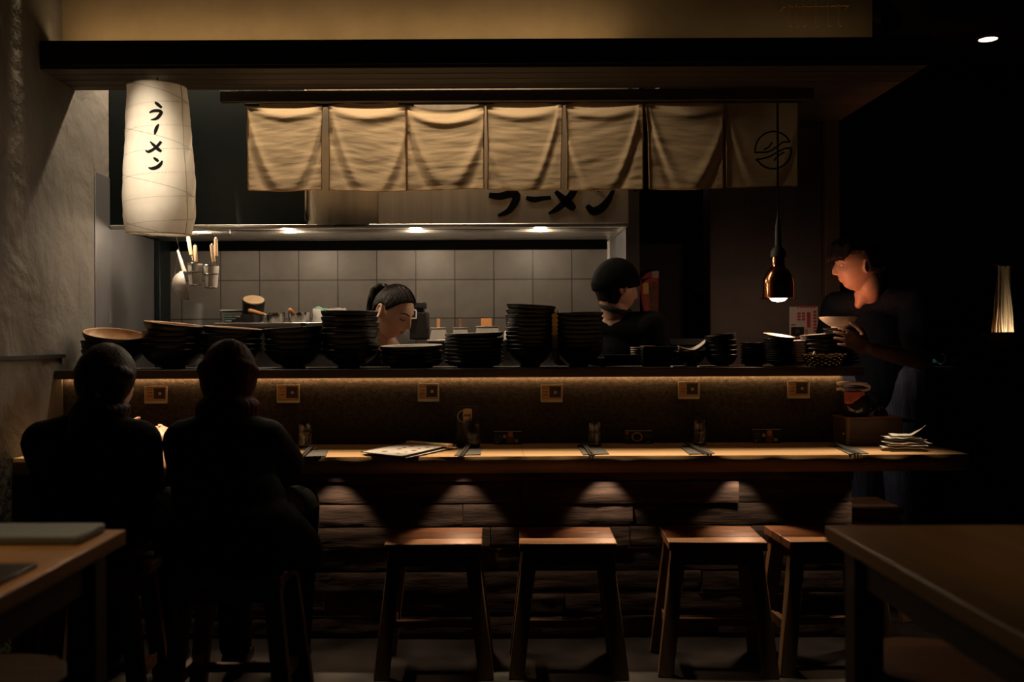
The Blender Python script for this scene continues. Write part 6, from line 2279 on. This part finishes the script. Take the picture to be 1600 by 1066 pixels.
def hairA(g, M4):
    for k in range(14):
        a = R(-85 + 170 * k / 13)
        top = M4 @ Vector((.074 * math.sin(a), .086 * math.cos(a), .01))
        mid = Vector((HA.x - .012 + .070 * math.sin(a), HA.y - .100 * math.cos(a) + .006, HA.z - .080))
        end = Vector((HA.x - .045 + .078 * math.sin(a), HA.y - .10 * math.cos(a) - .010, .86 - .05 * math.sin(k * .5) - .01 * math.cos(k * 2)))
        g.chain([(top, .023), (mid, .020), (end, .013)], 10)


diner('long-haired diner in black by the plaster wall, lifting food with one hand', HA, MA, (-1.19, 3.0), .395, M['maroon'], all_hair, M['hair_brown'], (HA.x - .035, 3.05, .905), ((-1.30, 3.48, .775), tuple(T(261, 715, 3.40))), .19, hairA, 'bare')
# the spoon in that hand
sp0 = T(262, 688, 3.47)
t = MB()
t.chain([(sp0, .0028), (sp0 + Vector((.05, .05, .035)), .0035)], 10)
t.ball(sp0 + Vector((.062, .062, .043)), (.018, .013, .006), n=14)
tag(t.build('spoon', M['chrome'], origin=tuple(sp0)), "shiny metal spoon in the raised hand of the diner by the wall", 'spoon')
# diner bowls on the worktop, hidden in front of the diners except for their rims

# ================================================================== finer parts go under the part they belong to
SUB = {'acrylic_sign': {'printed_panel': 'card', 'print_line': 'card', 'emblem': 'card'},
       'food_card': {'top_edge': 'card', 'bowl_print': 'card', 'soup_print': 'card', 'glass_print': 'card', 'cup_print': 'card', 'rim_print': 'card', 'mark_print': 'card', 'photo_print': 'card', 'print_line': 'card', 'price': 'card'},
       'beer_card': {'top_edge': 'card', 'beer_print': 'card', 'foam_print': 'card', 'shine_print': 'card', 'label_print': 'card', 'handle_print': 'card', 'lettering': 'card'},
       'seating_poster': {'chart': 'sheet', 'chart_column': 'sheet', 'print_block': 'sheet', 'print_line': 'sheet', 'emblem': 'sheet'},
       'clipboard': {'food_print': 'paper'}, 'glove_box': {'lettering': 'carton', 'print_line': 'carton', 'print_mark': 'carton'},
       'person': {'cap_brim': 'cap', 'pupil': 'eye', 'hair_tie': 'hair', 'combed_strand': 'hair', 'badge': 'shirt'},
       'noodle_strainer': {'ring': 'mesh', 'loop': 'handle', 'shank': 'handle'}, 'paper_lantern': {'lettering': 'paper_shade', 'wire': 'paper_shade', 'seam': 'paper_shade'},
       'extractor_hood': {'lettering': 'face_panel'}, 'noren_panel': {'emblem': 'cloth', 'hem': 'cloth'}, 'saucepan': {'ferrule': 'handle'},
       'red_packet': {'yellow_label': 'bag', 'pale_label': 'bag', 'print_area': 'bag'}, 'card_terminal': {'key': 'case', 'screen': 'case'}, 'wooden_box': {'latch': 'body', 'corner_strip': 'body'},
       'card_printer': {'display': 'display_frame'}, 'white_sieve': {'string': 'handle'}, 'menu_book': {'band': 'cover'}, 'plastic_bag': {'green_edge': 'film'}, 'wall_sticker': {'border': 'film'}}


def base(o):
    return o.name.split('.')[0]


def mid(o):
    n = len(o.data.vertices)
    return sum((v.co for v in o.data.vertices), Vector()) / max(1, n) + o.location


for root in list(COL.objects):
    m = SUB.get(base(root)) if root.parent is None else None
    if not m:
        continue
    kids = list(root.children)
    for k in kids:
        want = m.get(base(k))
        if want:
            c = [q for q in kids if base(q) == want]
            if c:
                k.parent = min(c, key=lambda q: (mid(q) - mid(k)).length)
